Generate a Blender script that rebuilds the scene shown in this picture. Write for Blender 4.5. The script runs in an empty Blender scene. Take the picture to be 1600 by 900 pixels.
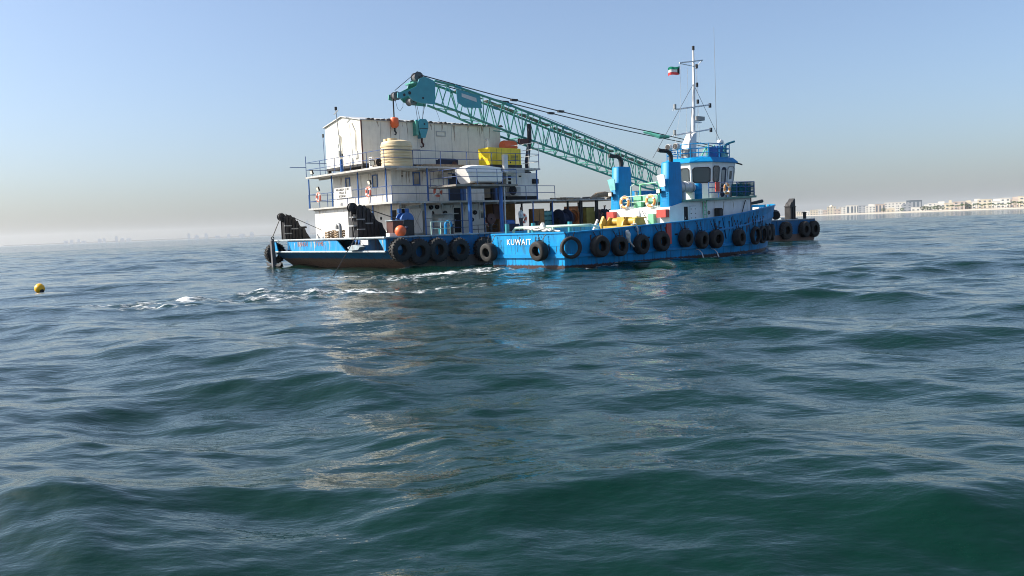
import bpy, math, random
import numpy as np
from mathutils import Vector, Matrix

R = math.radians
random.seed(7)
SC = bpy.context.scene
COL = SC.collection

# ------------------------------------------------------------------ camera
EYE = 2.3
cd = bpy.data.cameras.new('camera')
cam = bpy.data.objects.new('camera', cd)
COL.objects.link(cam)
FPX = 1350.0
cd.sensor_fit = 'HORIZONTAL'
cd.sensor_width = 36.0
cd.lens = 36.0 * FPX / 1600.0
cd.clip_start = 0.1
cd.clip_end = 60000
pitch = math.atan(96 / FPX)
roll = math.atan(0.0385)
fw = Vector((0, math.cos(pitch), -math.sin(pitch)))
r0 = Vector((1, 0, 0))
u0 = Vector((0, math.sin(pitch), math.cos(pitch)))
rr = r0 * math.cos(roll) - u0 * math.sin(roll)
uu = r0 * math.sin(roll) + u0 * math.cos(roll)
m3 = Matrix((rr, uu, -fw)).transposed()
cam.matrix_world = Matrix.Translation((0, 0, EYE)) @ m3.to_4x4()
SC.camera = cam

# ------------------------------------------------------------------ light
SUN_AZ, SUN_EL = R(179), R(36)
sdir = Vector((math.cos(SUN_AZ) * math.cos(SUN_EL), math.sin(SUN_AZ) * math.cos(SUN_EL), math.sin(SUN_EL)))
world = bpy.data.worlds.new('World')
SC.world = world
world.use_nodes = True
wn = world.node_tree
wn.nodes.clear()
wo = wn.nodes.new('ShaderNodeOutputWorld')
wb = wn.nodes.new('ShaderNodeBackground')
sk = wn.nodes.new('ShaderNodeTexSky')
sk.sky_type = 'NISHITA'
sk.sun_disc = False
sk.sun_elevation = SUN_EL
sk.sun_rotation = math.pi / 2 - SUN_AZ
sk.altitude = 0
sk.air_density = 1.0
sk.dust_density = 2.2
sk.ozone_density = 6.0
wb.inputs['Strength'].default_value = 0.109
hs_ = wn.nodes.new('ShaderNodeHueSaturation'); hs_.inputs['Saturation'].default_value = 0.88
wn.links.new(sk.outputs[0], hs_.inputs['Color']); wn.links.new(hs_.outputs[0], wb.inputs[0])
wn.links.new(wb.outputs[0], wo.inputs[0])
sd = bpy.data.lights.new('sun', 'SUN')
sd.energy = 5.0
sd.angle = R(0.6)
sd.color = (1.0, 0.93, 0.82)
so = bpy.data.objects.new('sun', sd)
COL.objects.link(so)
so.location = sdir * 200
so.rotation_euler = sdir.to_track_quat('Z', 'Y').to_euler()
SC.view_settings.view_transform = 'Standard'
SC.view_settings.look = 'None'
SC.view_settings.gamma = 1.0
SC.view_settings.use_curve_mapping = False
SC.view_settings.exposure = 0.75
SC.cycles.max_bounces = 6
SC.cycles.volume_bounces = 1
SC.cycles.pixel_filter_type = 'BLACKMAN_HARRIS'
SC.cycles.filter_width = 1.0

# ------------------------------------------------------------------ materials
MATS = {}
def mat(name, col, rough=0.5, metal=0.0, var=0.12, scale=2.5, rust=0.0, rcol=(0.13, 0.055, 0.025), boot=None,
        bootcol=(0.06, 0.028, 0.022), fade=0.0, fcol=(0.35, 0.4, 0.42), bump=0.0, spec=0.5):
    m = bpy.data.materials.new(name)
    m.use_nodes = True
    nt = m.node_tree
    N, L = nt.nodes, nt.links
    b = N['Principled BSDF']
    b.inputs['Roughness'].default_value = rough
    b.inputs['Metallic'].default_value = metal
    b.inputs['Specular IOR Level'].default_value = spec
    tc = N.new('ShaderNodeTexCoord')
    n1 = N.new('ShaderNodeTexNoise')
    n1.inputs['Scale'].default_value = scale
    n1.inputs['Detail'].default_value = 5
    L.new(tc.outputs['Object'], n1.inputs['Vector'])
    def ramp(src, a, bb, lo=0.0, hi=1.0):
        r = N.new('ShaderNodeMapRange')
        r.inputs[1].default_value = a; r.inputs[2].default_value = bb
        r.inputs[3].default_value = lo; r.inputs[4].default_value = hi
        L.new(src, r.inputs[0])
        return r.outputs[0]
    def mix(f, a, c):
        x = N.new('ShaderNodeMix'); x.data_type = 'RGBA'
        if isinstance(f, float): x.inputs[0].default_value = f
        else: L.new(f, x.inputs[0])
        for s, v in ((6, a), (7, c)):
            if isinstance(v, tuple): x.inputs[s].default_value = (*v[:3], 1)
            else: L.new(v, x.inputs[s])
        return x.outputs[2]
    f = ramp(n1.outputs['Fac'], 0.3, 0.7)
    lo = tuple(c * (1 - var) for c in col); hi = tuple(min(1, c * (1 + var)) for c in col)
    c = mix(f, lo, hi)
    mp = N.new('ShaderNodeMapping')
    mp.inputs['Scale'].default_value = (2.6, 2.6, 0.30)
    L.new(tc.outputs['Object'], mp.inputs['Vector'])
    n2 = N.new('ShaderNodeTexNoise')
    n2.inputs['Scale'].default_value = 2.0
    n2.inputs['Detail'].default_value = 6
    n2.inputs['Roughness'].default_value = 0.65
    L.new(mp.outputs[0], n2.inputs['Vector'])
    if fade > 0:
        n3 = N.new('ShaderNodeTexNoise'); n3.inputs['Scale'].default_value = 1.1; n3.inputs['Detail'].default_value = 7
        n3.inputs['Roughness'].default_value = 0.7
        L.new(mp.outputs[0], n3.inputs['Vector'])
        c = mix(ramp(n3.outputs['Fac'], 0.5, 0.72, 0, fade), c, fcol)
    if boot is not None:
        sx = N.new('ShaderNodeSeparateXYZ'); L.new(tc.outputs['Object'], sx.inputs[0])
        ad = N.new('ShaderNodeMath'); ad.operation = 'MULTIPLY_ADD'
        L.new(n2.outputs['Fac'], ad.inputs[0]); ad.inputs[1].default_value = -0.25; L.new(sx.outputs['Z'], ad.inputs[2])
        c = mix(ramp(ad.outputs[0], boot - 0.15, boot - 0.09, 1, 0), c, bootcol)
    if rust > 0:
        c = mix(ramp(n2.outputs['Fac'], 0.51, 0.68, 0, rust), c, rcol)
    L.new(c, b.inputs['Base Color'])
    if bump > 0:
        bp = N.new('ShaderNodeBump'); bp.inputs['Strength'].default_value = bump; bp.inputs['Distance'].default_value = 0.05
        L.new(n1.outputs['Fac'], bp.inputs['Height']); L.new(bp.outputs[0], b.inputs['Normal'])
    MATS[name] = m
    return m

M = MATS
mat('tug_blue', (0.002, 0.245, 0.54), 0.5, spec=0.22, var=0.16, scale=1.3, rust=0.8, rcol=(0.02, 0.07, 0.11), boot=0.17, fade=0.55, fcol=(0.03, 0.32, 0.56), bump=0.25)
mat('blue_paint', (0.002, 0.225, 0.50), 0.45, spec=0.25, var=0.10, rust=0.2, rcol=(0.03, 0.05, 0.08))
mat('barge_blue', (0.003, 0.12, 0.29), 0.55, spec=0.22, var=0.15, scale=0.9, rust=0.85, rcol=(0.055, 0.045, 0.042), boot=0.62, bootcol=(0.17, 0.105, 0.08), fade=0.35, fcol=(0.03, 0.17, 0.30), bump=0.4)
mat('plate_blue', (0.002, 0.235, 0.53), 0.5, spec=0.25, var=0.12, scale=1.0, rust=0.45, rcol=(0.25, 0.28, 0.24), fade=0.85, fcol=(0.10, 0.36, 0.50))
mat('rail_blue', (0.012, 0.06, 0.20), 0.5, rust=0.3)
mat('post_blue', (0.01, 0.10, 0.33), 0.45, rust=0.25, rcol=(0.06, 0.05, 0.05))
mat('white', (0.72, 0.70, 0.65), 0.55, var=0.08, rust=0.38, rcol=(0.42, 0.34, 0.26))
mat('cabin_cream', (0.76, 0.72, 0.61), 0.6, var=0.06, rust=0.28, rcol=(0.45, 0.38, 0.28))
mat('tug_white', (0.76, 0.76, 0.75), 0.45, var=0.05, rust=0.15, rcol=(0.5, 0.42, 0.35))
mat('roof_tin', (0.10, 0.085, 0.075), 0.8, var=0.4, rust=0.5)
mat('deck_grey', (0.20, 0.19, 0.17), 0.8, var=0.3, rust=0.6)
mat('slab', (0.46, 0.45, 0.42), 0.7, var=0.15, rust=0.5, rcol=(0.22, 0.16, 0.11))
mat('gunwale', (0.30, 0.36, 0.39), 0.6, var=0.25, scale=4, rust=0.7, rcol=(0.20, 0.14, 0.10))
mat('black_steel', (0.016, 0.016, 0.018), 0.6, var=0.35, scale=5, rust=0.35, rcol=(0.045, 0.028, 0.02))
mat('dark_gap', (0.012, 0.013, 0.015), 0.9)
mat('rust_stain', (0.10, 0.055, 0.035), 0.9, var=0.4, scale=5)
mat('wall_stain', (0.40, 0.33, 0.26), 0.9, var=0.3, scale=5)
mat('scuff', (0.012, 0.05, 0.085), 0.9, var=0.4, scale=4)
mat('rubber', (0.016, 0.015, 0.014), 0.75, var=0.3, scale=6, fade=0.55, fcol=(0.055, 0.047, 0.040))
mat('rope', (0.66, 0.64, 0.58), 0.9, var=0.3, scale=9)
mat('rope_brown', (0.30, 0.22, 0.14), 0.9, var=0.35, scale=9)
mat('wire', (0.025, 0.025, 0.028), 0.5, metal=0.4)
mat('tank_beige', (0.66, 0.52, 0.31), 0.5, var=0.06)
mat('gen_yellow', (0.82, 0.58, 0.015), 0.4, var=0.06, rust=0.12)
mat('winch_yellow', (0.50, 0.32, 0.05), 0.5, var=0.15, rust=0.4)
mat('teal', (0.06, 0.29, 0.235), 0.45, var=0.12, rust=0.25, rcol=(0.06, 0.10, 0.09))
mat('teal_blue', (0.04, 0.28, 0.34), 0.42, var=0.08, rust=0.12, rcol=(0.10, 0.2, 0.2))
mat('teal_pale', (0.17, 0.46, 0.45), 0.5, var=0.15)
mat('boom_walk', (0.16, 0.17, 0.15), 0.8, var=0.3)
mat('orange', (0.78, 0.14, 0.04), 0.45, var=0.08)
mat('orange_dull', (0.62, 0.19, 0.05), 0.55, var=0.25, rust=0.6)
mat('ring_red', (0.72, 0.16, 0.10), 0.5, var=0.1)
mat('ring_orange', (0.80, 0.34, 0.10), 0.5, var=0.1)
mat('ring_white', (0.78, 0.76, 0.72), 0.5, var=0.05)
mat('red_paint', (0.60, 0.06, 0.045), 0.5, var=0.1, rust=0.2)
mat('green_pale', (0.20, 0.56, 0.32), 0.5, var=0.12, rust=0.3)
mat('rail_pale', (0.48, 0.66, 0.56), 0.5, var=0.15, rust=0.3)
mat('deck_green', (0.16, 0.33, 0.26), 0.6, var=0.2, rust=0.4)
mat('grey_metal', (0.30, 0.31, 0.31), 0.45, metal=0.3, var=0.15)
mat('light_metal', (0.55, 0.55, 0.54), 0.5, metal=0.2, var=0.1)
mat('brown_wood', (0.30, 0.15, 0.05), 0.75, var=0.25)
mat('olive', (0.30, 0.24, 0.05), 0.7, var=0.2)
mat('maroon', (0.07, 0.02, 0.016), 0.6, var=0.3)
mat('navy_dark', (0.01, 0.02, 0.05), 0.7, var=0.3)
mat('net_teal', (0.01, 0.14, 0.17), 0.8, var=0.5, scale=14)
mat('buoy_yellow', (0.95, 0.47, 0.01), 0.4, var=0.05)
mat('lamp_lens', (0.75, 0.72, 0.60), 0.25, var=0.05)
mat('ink', (0.03, 0.03, 0.03), 0.8)
mat('faded_red', (0.32, 0.13, 0.09), 0.8, var=0.4, scale=9)
mat('sand', (0.36, 0.32, 0.26), 0.9, var=0.1)
mat('shore_white', (0.38, 0.36, 0.32), 0.9, var=0.05)
mat('villa_white', (0.64, 0.62, 0.57), 0.8, var=0.05, scale=0.2)
mat('villa_cream', (0.58, 0.52, 0.41), 0.8, var=0.05, scale=0.2)
mat('villa_pink', (0.52, 0.44, 0.38), 0.8, var=0.05, scale=0.2)
mat('villa_grey', (0.30, 0.32, 0.35), 0.7, var=0.1, scale=0.2)
mat('villa_dark', (0.11, 0.14, 0.17), 0.5, var=0.1, scale=0.2)
mat('far_tower', (0.55, 0.57, 0.60), 0.8, var=0.1, scale=0.01)
mat('leaf', (0.05, 0.085, 0.03), 0.8, var=0.3)
mat('trunk', (0.14, 0.10, 0.07), 0.9)
mat('skin', (0.16, 0.085, 0.055), 0.6)
mat('hair', (0.012, 0.01, 0.009), 0.8)
mat('shirt_white', (0.62, 0.61, 0.58), 0.85)
mat('trouser_grey', (0.12, 0.12, 0.13), 0.85)
mat('overall_navy', (0.012, 0.018, 0.035), 0.85)
mat('flag_green', (0.02, 0.26, 0.16), 0.8)
mat('flag_white', (0.75, 0.75, 0.74), 0.8)
mat('flag_red', (0.78, 0.09, 0.09), 0.8)
mat('flag_black', (0.015, 0.015, 0.015), 0.8)
for nm_ in ('flag_green', 'flag_white', 'flag_red'):
    nt_f = MATS[nm_].node_tree; pb = nt_f.nodes['Principled BSDF']; tl = nt_f.nodes.new('ShaderNodeBsdfTranslucent'); mx_ = nt_f.nodes.new('ShaderNodeMixShader')
    nt_f.links.new(pb.inputs['Base Color'].links[0].from_socket, tl.inputs['Color']); mx_.inputs[0].default_value = .5
    nt_f.links.new(pb.outputs[0], mx_.inputs[1]); nt_f.links.new(tl.outputs[0], mx_.inputs[2]); nt_f.links.new(mx_.outputs[0], nt_f.nodes['Material Output'].inputs['Surface'])
g = bpy.data.materials.new('glass_dark'); g.use_nodes = True
gb = g.node_tree.nodes['Principled BSDF']
gb.inputs['Base Color'].default_value = (0.085, 0.10, 0.105, 1); gb.inputs['Roughness'].default_value = 0.06
MATS['glass_dark'] = g

# ------------------------------------------------------------------ mesh builder
class MB:
    def __init__(s): s.v = []; s.f = []
    def add(s, vs, fs):
        o = len(s.v); s.v += [tuple(map(float, q)) for q in vs]; s.f += [tuple(i + o for i in f) for f in fs]; return s
    def box(s, x0, x1, y0, y1, z0, z1):
        return s.add([(x0, y0, z0), (x1, y0, z0), (x1, y1, z0), (x0, y1, z0), (x0, y0, z1), (x1, y0, z1), (x1, y1, z1), (x0, y1, z1)],
                     [(0, 3, 2, 1), (4, 5, 6, 7), (0, 1, 5, 4), (1, 2, 6, 5), (2, 3, 7, 6), (3, 0, 4, 7)])
    def prism(s, poly, axis, a, b):
        def mk(p, t): return {'x': (t, p[0], p[1]), 'y': (p[0], t, p[1]), 'z': (p[0], p[1], t)}[axis]
        n = len(poly)
        vs = [mk(p, a) for p in poly] + [mk(p, b) for p in poly]
        fs = [tuple(range(n - 1, -1, -1)), tuple(range(n, 2 * n))] + [(i, (i + 1) % n, (i + 1) % n + n, i + n) for i in range(n)]
        return s.add(vs, fs)
    def tube(s, pts, r, n=6, cap=True):
        P = [Vector(p) for p in pts]
        rs = r if isinstance(r, (list, tuple)) else [r] * len(P)
        base = len(s.v)
        vs, fs = [], []
        ref = None
        for i, p in enumerate(P):
            d = (P[min(i + 1, len(P) - 1)] - P[max(i - 1, 0)]).normalized()
            if ref is None:
                ref = Vector((0, 0, 1)) if abs(d.z) < 0.9 else Vector((1, 0, 0))
            a = d.cross(ref).normalized(); c = d.cross(a).normalized(); ref = c.cross(d) if False else ref
            for k in range(n):
                t = 2 * math.pi * k / n
                q = p + (a * math.cos(t) + c * math.sin(t)) * rs[i]
                vs.append(tuple(q))
        for i in range(len(P) - 1):
            for k in range(n):
                fs.append((i * n + k, i * n + (k + 1) % n, (i + 1) * n + (k + 1) % n, (i + 1) * n + k))
        if cap:
            fs.append(tuple(range(n - 1, -1, -1))); fs.append(tuple((len(P) - 1) * n + k for k in range(n)))
        return s.add(vs, fs)
    def lathe(s, prof, n=16, c=(0, 0, 0), axis='z', closed=False):
        vs, fs = [], []
        m = len(prof)
        for k in range(n):
            t = 2 * math.pi * k / n
            for (r, h) in prof:
                x, y = r * math.cos(t), r * math.sin(t)
                q = {'z': (x, y, h), 'y': (x, h, y), 'x': (h, x, y)}[axis]
                vs.append((q[0] + c[0], q[1] + c[1], q[2] + c[2]))
        for k in range(n):
            for j in range(m if closed else m - 1):
                a, b = k * m + j, k * m + (j + 1) % m
                a2, b2 = ((k + 1) % n) * m + j, ((k + 1) % n) * m + (j + 1) % m
                fs.append((a, a2, b2, b))
        return s.add(vs, fs)
    def cyl(s, c, r, h, axis='z', n=14, r2=None):
        r2 = r if r2 is None else r2
        return s.lathe([(0.0005, 0), (r, 0), (r2, h), (0.0005, h)], n, c, axis)
    def ball(s, c, r, n=14, m=8, sq=1.0):
        return s.lathe([(max(0.0005, r * math.sin(math.pi * j / m)), -r * sq * math.cos(math.pi * j / m)) for j in range(m + 1)], n, c)
    def build(s, name, m, parent=None, smooth=False):
        me = bpy.data.meshes.new(name)
        me.from_pydata(s.v, [], s.f)
        me.validate()
        o = bpy.data.objects.new(name, me)
        COL.objects.link(o)
        if m is not None: me.materials.append(MATS[m] if isinstance(m, str) else m)
        if smooth:
            for p in me.polygons: p.use_smooth = True
            try: me.set_sharp_from_angle(angle=R(42))
            except Exception: pass
        if parent is not None: o.parent = parent
        return o

def share(src, name, parent, loc=(0, 0, 0), rot=(0, 0, 0), scale=(1, 1, 1)):
    o = src.copy(); o.name = name
    COL.objects.link(o); o.parent = parent
    o.location = loc; o.rotation_euler = rot; o.scale = scale
    return o

def tag(o, label, cat, group=None):
    o['label'] = label; o['category'] = cat
    if group: o['group'] = group
    return o

class Frame:
    def __init__(s, x, y, deg):
        s.o = Vector((x, y, 0)); s.a = R(deg)
        s.x = Vector((math.cos(s.a), math.sin(s.a), 0)); s.y = Vector((-math.sin(s.a), math.cos(s.a), 0))
    def w(s, x, y, z=0): return s.o + s.x * x + s.y * y + Vector((0, 0, z))
BF = Frame(-7.4, 51.4, 39.6)
TF = Frame(0.9, 46.9, 43.0)

def thing(name, label, cat, fr=None, loc=(0, 0, 0), rz=0.0, group=None):
    o = bpy.data.objects.new(name, None)
    o.empty_display_size = 0.3
    COL.objects.link(o)
    if fr: o.location = fr.w(*loc); o.rotation_euler = (0, 0, fr.a + rz)
    else: o.location = loc; o.rotation_euler = (0, 0, rz)
    return tag(o, label, cat, group)

def text_mesh(s, size, name, m, parent, loc, rot, depth=0.008, spacing=1.0, xs=1.0):
    cu = bpy.data.curves.new(name, 'FONT')
    cu.body = s; cu.size = size; cu.align_x = 'CENTER'; cu.align_y = 'CENTER'; cu.extrude = depth; cu.space_character = spacing
    cu.resolution_u = 2
    t = bpy.data.objects.new(name + '_src', cu); COL.objects.link(t)
    bpy.context.view_layer.update()
    me = bpy.data.meshes.new_from_object(t.evaluated_get(bpy.context.evaluated_depsgraph_get()))
    bpy.data.objects.remove(t); bpy.data.curves.remove(cu)
    me.materials.clear(); me.materials.append(MATS[m])
    o = bpy.data.objects.new(name, me); COL.objects.link(o)
    o.parent = parent; o.location = loc; o.rotation_euler = rot; o.scale = (xs, 1, 1)
    return o

def railing(parent, pts, h, n_mid=1, step=1.5, r=0.03, m='rail_blue', name='railing', closed=False):
    P = [Vector(p) for p in pts]
    mb = MB()
    for k in range(n_mid + 1):
        z = h * (k + 1) / (n_mid + 1)
        for i in range(len(P) - 1):
            mb.tube([P[i] + Vector((0, 0, z)), P[i + 1] + Vector((0, 0, z))], r, 5)
    rail = mb.build(name, m, parent)
    done = []
    src = None
    for i in range(len(P) - 1):
        L = (P[i + 1] - P[i]).length
        n = max(1, round(L / step))
        for k in range(n + 1):
            q = P[i].lerp(P[i + 1], k / n)
            if any((q - d).length < 0.2 for d in done): continue
            done.append(q)
            if src is None:
                src = MB().tube([(0, 0, 0), (0, 0, h)], r * 1.1, 5).build('post', m, rail); src.location = q
            else: share(src, 'post', rail, q)
    return rail

def window(parent, axis, c, u0, u1, z0, z1, fm='post_blue', out=-1, fr=0.07, pane='glass_dark'):
    """pane set in a proud frame on a wall plane; out = sign of the outward normal along the axis"""
    a, b = sorted((c, c + out * 0.012))
    mb = MB()
    bx = (lambda q, p0, p1, zz0, zz1, d0, d1: q.box(d0, d1, p0, p1, zz0, zz1)) if axis == 'x' else (lambda q, p0, p1, zz0, zz1, d0, d1: q.box(p0, p1, d0, d1, zz0, zz1))
    bx(mb, u0, u1, z0, z1, a, b)
    w = mb.build('window', pane, parent)
    a, b = sorted((c, c + out * 0.05))
    f = MB()
    bx(f, u0 - fr, u0, z0 - fr, z1 + fr, a, b); bx(f, u1, u1 + fr, z0 - fr, z1 + fr, a, b)
    bx(f, u0, u1, z0 - fr, z0, a, b); bx(f, u0, u1, z1, z1 + fr, a, b)
    f.build('frame', fm, w)
    return w

def door(parent, axis, c, u0, u1, z0, z1, m='dark_gap', out=-1, fm='white'):
    a, b = sorted((c, c + out * 0.014))
    d = MB()
    if axis == 'x': d.box(a, b, u0, u1, z0, z1)
    else: d.box(u0, u1, a, b, z0, z1)
    d = d.build('door', m, parent)
    a, b = sorted((c, c + out * 0.06)); f = MB(); w = 0.06
    for (p0, p1, q0, q1) in ((u0 - w, u0, z0, z1 + w), (u1, u1 + w, z0, z1 + w), (u0, u1, z1, z1 + w)):
        if axis == 'x': f.box(a, b, p0, p1, q0, q1)
        else: f.box(p0, p1, a, b, q0, q1)
    f.build('frame', fm, d)
    hz = (z0 + z1) / 2; hu = u0 + 0.12
    q = c + out * 0.05
    h = MB().tube([(q, hu, hz - .06), (q, hu, hz + .06)] if axis == 'x' else [(hu, q, hz - .06), (hu, q, hz + .06)], 0.018, 5)
    h.build('handle', 'light_metal', d)
    return d

def stain(parent, axis, c, u, z, w, h, m, out=-1, yf=None):
    """a thin tapering run of rust or dirt below (u, z) on a wall plane or on a curved side given by yf(z)"""
    n = 5; L_, R_ = [], []
    for k in range(n + 1):
        t = k / n; zz = z - h * t; ww = w * (1 - .8 * t) * (1 + .3 * math.sin(9 * t + u)); d = (c if yf is None else yf(zz)) + out * .006; cu = u + .03 * math.sin(5 * t + u * 3)
        for S_, q in ((L_, cu - ww / 2), (R_, cu + ww / 2)): S_.append((d, q, zz) if axis == 'x' else (q, d, zz))
    return MB().add(L_ + R_, [(k, k + 1, n + 2 + k, n + 1 + k) for k in range(n)]).build('stain', m, parent)

def life_ring(fr, loc, rz, label, m='ring_red', rad=0.36, tilt=0.0, group='life rings'):
    t = thing('life_ring', label, 'life ring', fr, loc, rz, group)
    n = 10
    prof = [(rad - .09 + .085 * math.cos(2 * math.pi * k / n), .07 * math.sin(2 * math.pi * k / n)) for k in range(n)]
    b = MB().lathe(prof, 28, axis='x', closed=True).build('ring_body', m, t, True)
    for k in range(4):
        a = k * math.pi / 2 + 0.6
        c = (0, (rad - .09) * math.cos(a), (rad - .09) * math.sin(a))
        d = Vector((0, -math.sin(a), math.cos(a))) * 0.06
        MB().tube([Vector(c) - d, Vector(c) + d], 0.094, 10).build('band', 'ring_white', b)
    rp = MB()
    pts = [(0.0, (rad + .035) * math.cos(2 * math.pi * k / 24), (rad + .035) * math.sin(2 * math.pi * k / 24)) for k in range(25)]
    rp.tube(pts, 0.012, 4); rp.build('grab_line', 'rope', t)
    return t

# tyres: two prototypes (smooth truck tyre and lugged tractor tyre), axis along local x
def tyre_mesh(Ro, Ri, W, lug):
    mb = MB()
    prof = [(Ri, -W * .36), (Ri + .04, -W * .47), (Ro - .10, -W * .5), (Ro - .03, -W * .43), (Ro, -W * .28), (Ro, W * .28), (Ro - .03, W * .43),
            (Ro - .10, W * .5), (Ri + .04, W * .47), (Ri, W * .36), (Ri + .05, W * .30), (Ro - .06, W * .25), (Ro - .06, -W * .25), (Ri + .05, -W * .30)]
    mb.lathe(prof, 32, axis='x', closed=True)
    if lug:
        for k in range(22):
            for sd in (-1, 1):
                a = 2 * math.pi * (k + (0.5 if sd > 0 else 0)) / 22
                ca, sa = math.cos(a), math.sin(a)
                def P(h, tang, rad): return (h, rad * ca - tang * sa, rad * sa + tang * ca)
                x0, x1 = sd * W * .03, sd * W * .46
                vs = [P(x0, -.045, Ro - .03), P(x0, .045, Ro - .03), P(x1, .115, Ro - .06), P(x1, .02, Ro - .06),
                      P(x0, -.035, Ro + .05), P(x0, .035, Ro + .05), P(x1, .10, Ro + .03), P(x1, .03, Ro + .03)]
                mb.add(vs, [(0, 1, 2, 3), (4, 7, 6, 5), (0, 4, 5, 1), (1, 5, 6, 2), (2, 6, 7, 3), (3, 7, 4, 0)])
    return mb
TY = {}
def tyre(kind, fr, loc, rz, label, group, top, tilt=0.0, roll_=0.0):
    """loc = tyre centre in the frame, rz = heading of its axis, top = height of the rail its chain hangs from"""
    t = thing('tyre_fender', label, 'tyre', fr, loc, rz, group)
    Ro, Ri, W = {'truck': (.55, .255, .46), 'tractor': (.72, .33, .52), 'thin': (.56, .40, .26)}[kind]
    if kind not in TY:
        o = tyre_mesh(Ro, Ri, W, kind == 'tractor').build('tyre', 'rubber', t, True); TY[kind] = o
    else: o = share(TY[kind], 'tyre', t)
    o.rotation_euler = (roll_, tilt, 0)
    sv = 1 + .05 * math.sin(7.3 * loc[0] + 3.1 * loc[1]); o.scale = (1 + .10 * math.sin(11 * loc[0]), sv, sv)
    ch = MB()
    h = top - loc[2]
    for sd in (-1, 1):
        p0 = Vector((0, sd * .07, Ri + .02)); p1 = Vector((-W * .62, sd * .28, max(h, Ro + .05)))
        for k in range(7):
            a, b = p0.lerp(p1, k / 7), p0.lerp(p1, (k + .8) / 7)
            ch.tube([a, b], .022 if k % 2 else .032, 4)
    ch.tube([(-W * .5, 0, Ri + .02), (-W * .52, 0, Ro), (0, 0, Ro + .03), (W * .5, 0, Ro + .02)], 0.025, 4)
    ch.build('chain', 'black_steel', t)
    return t

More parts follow.
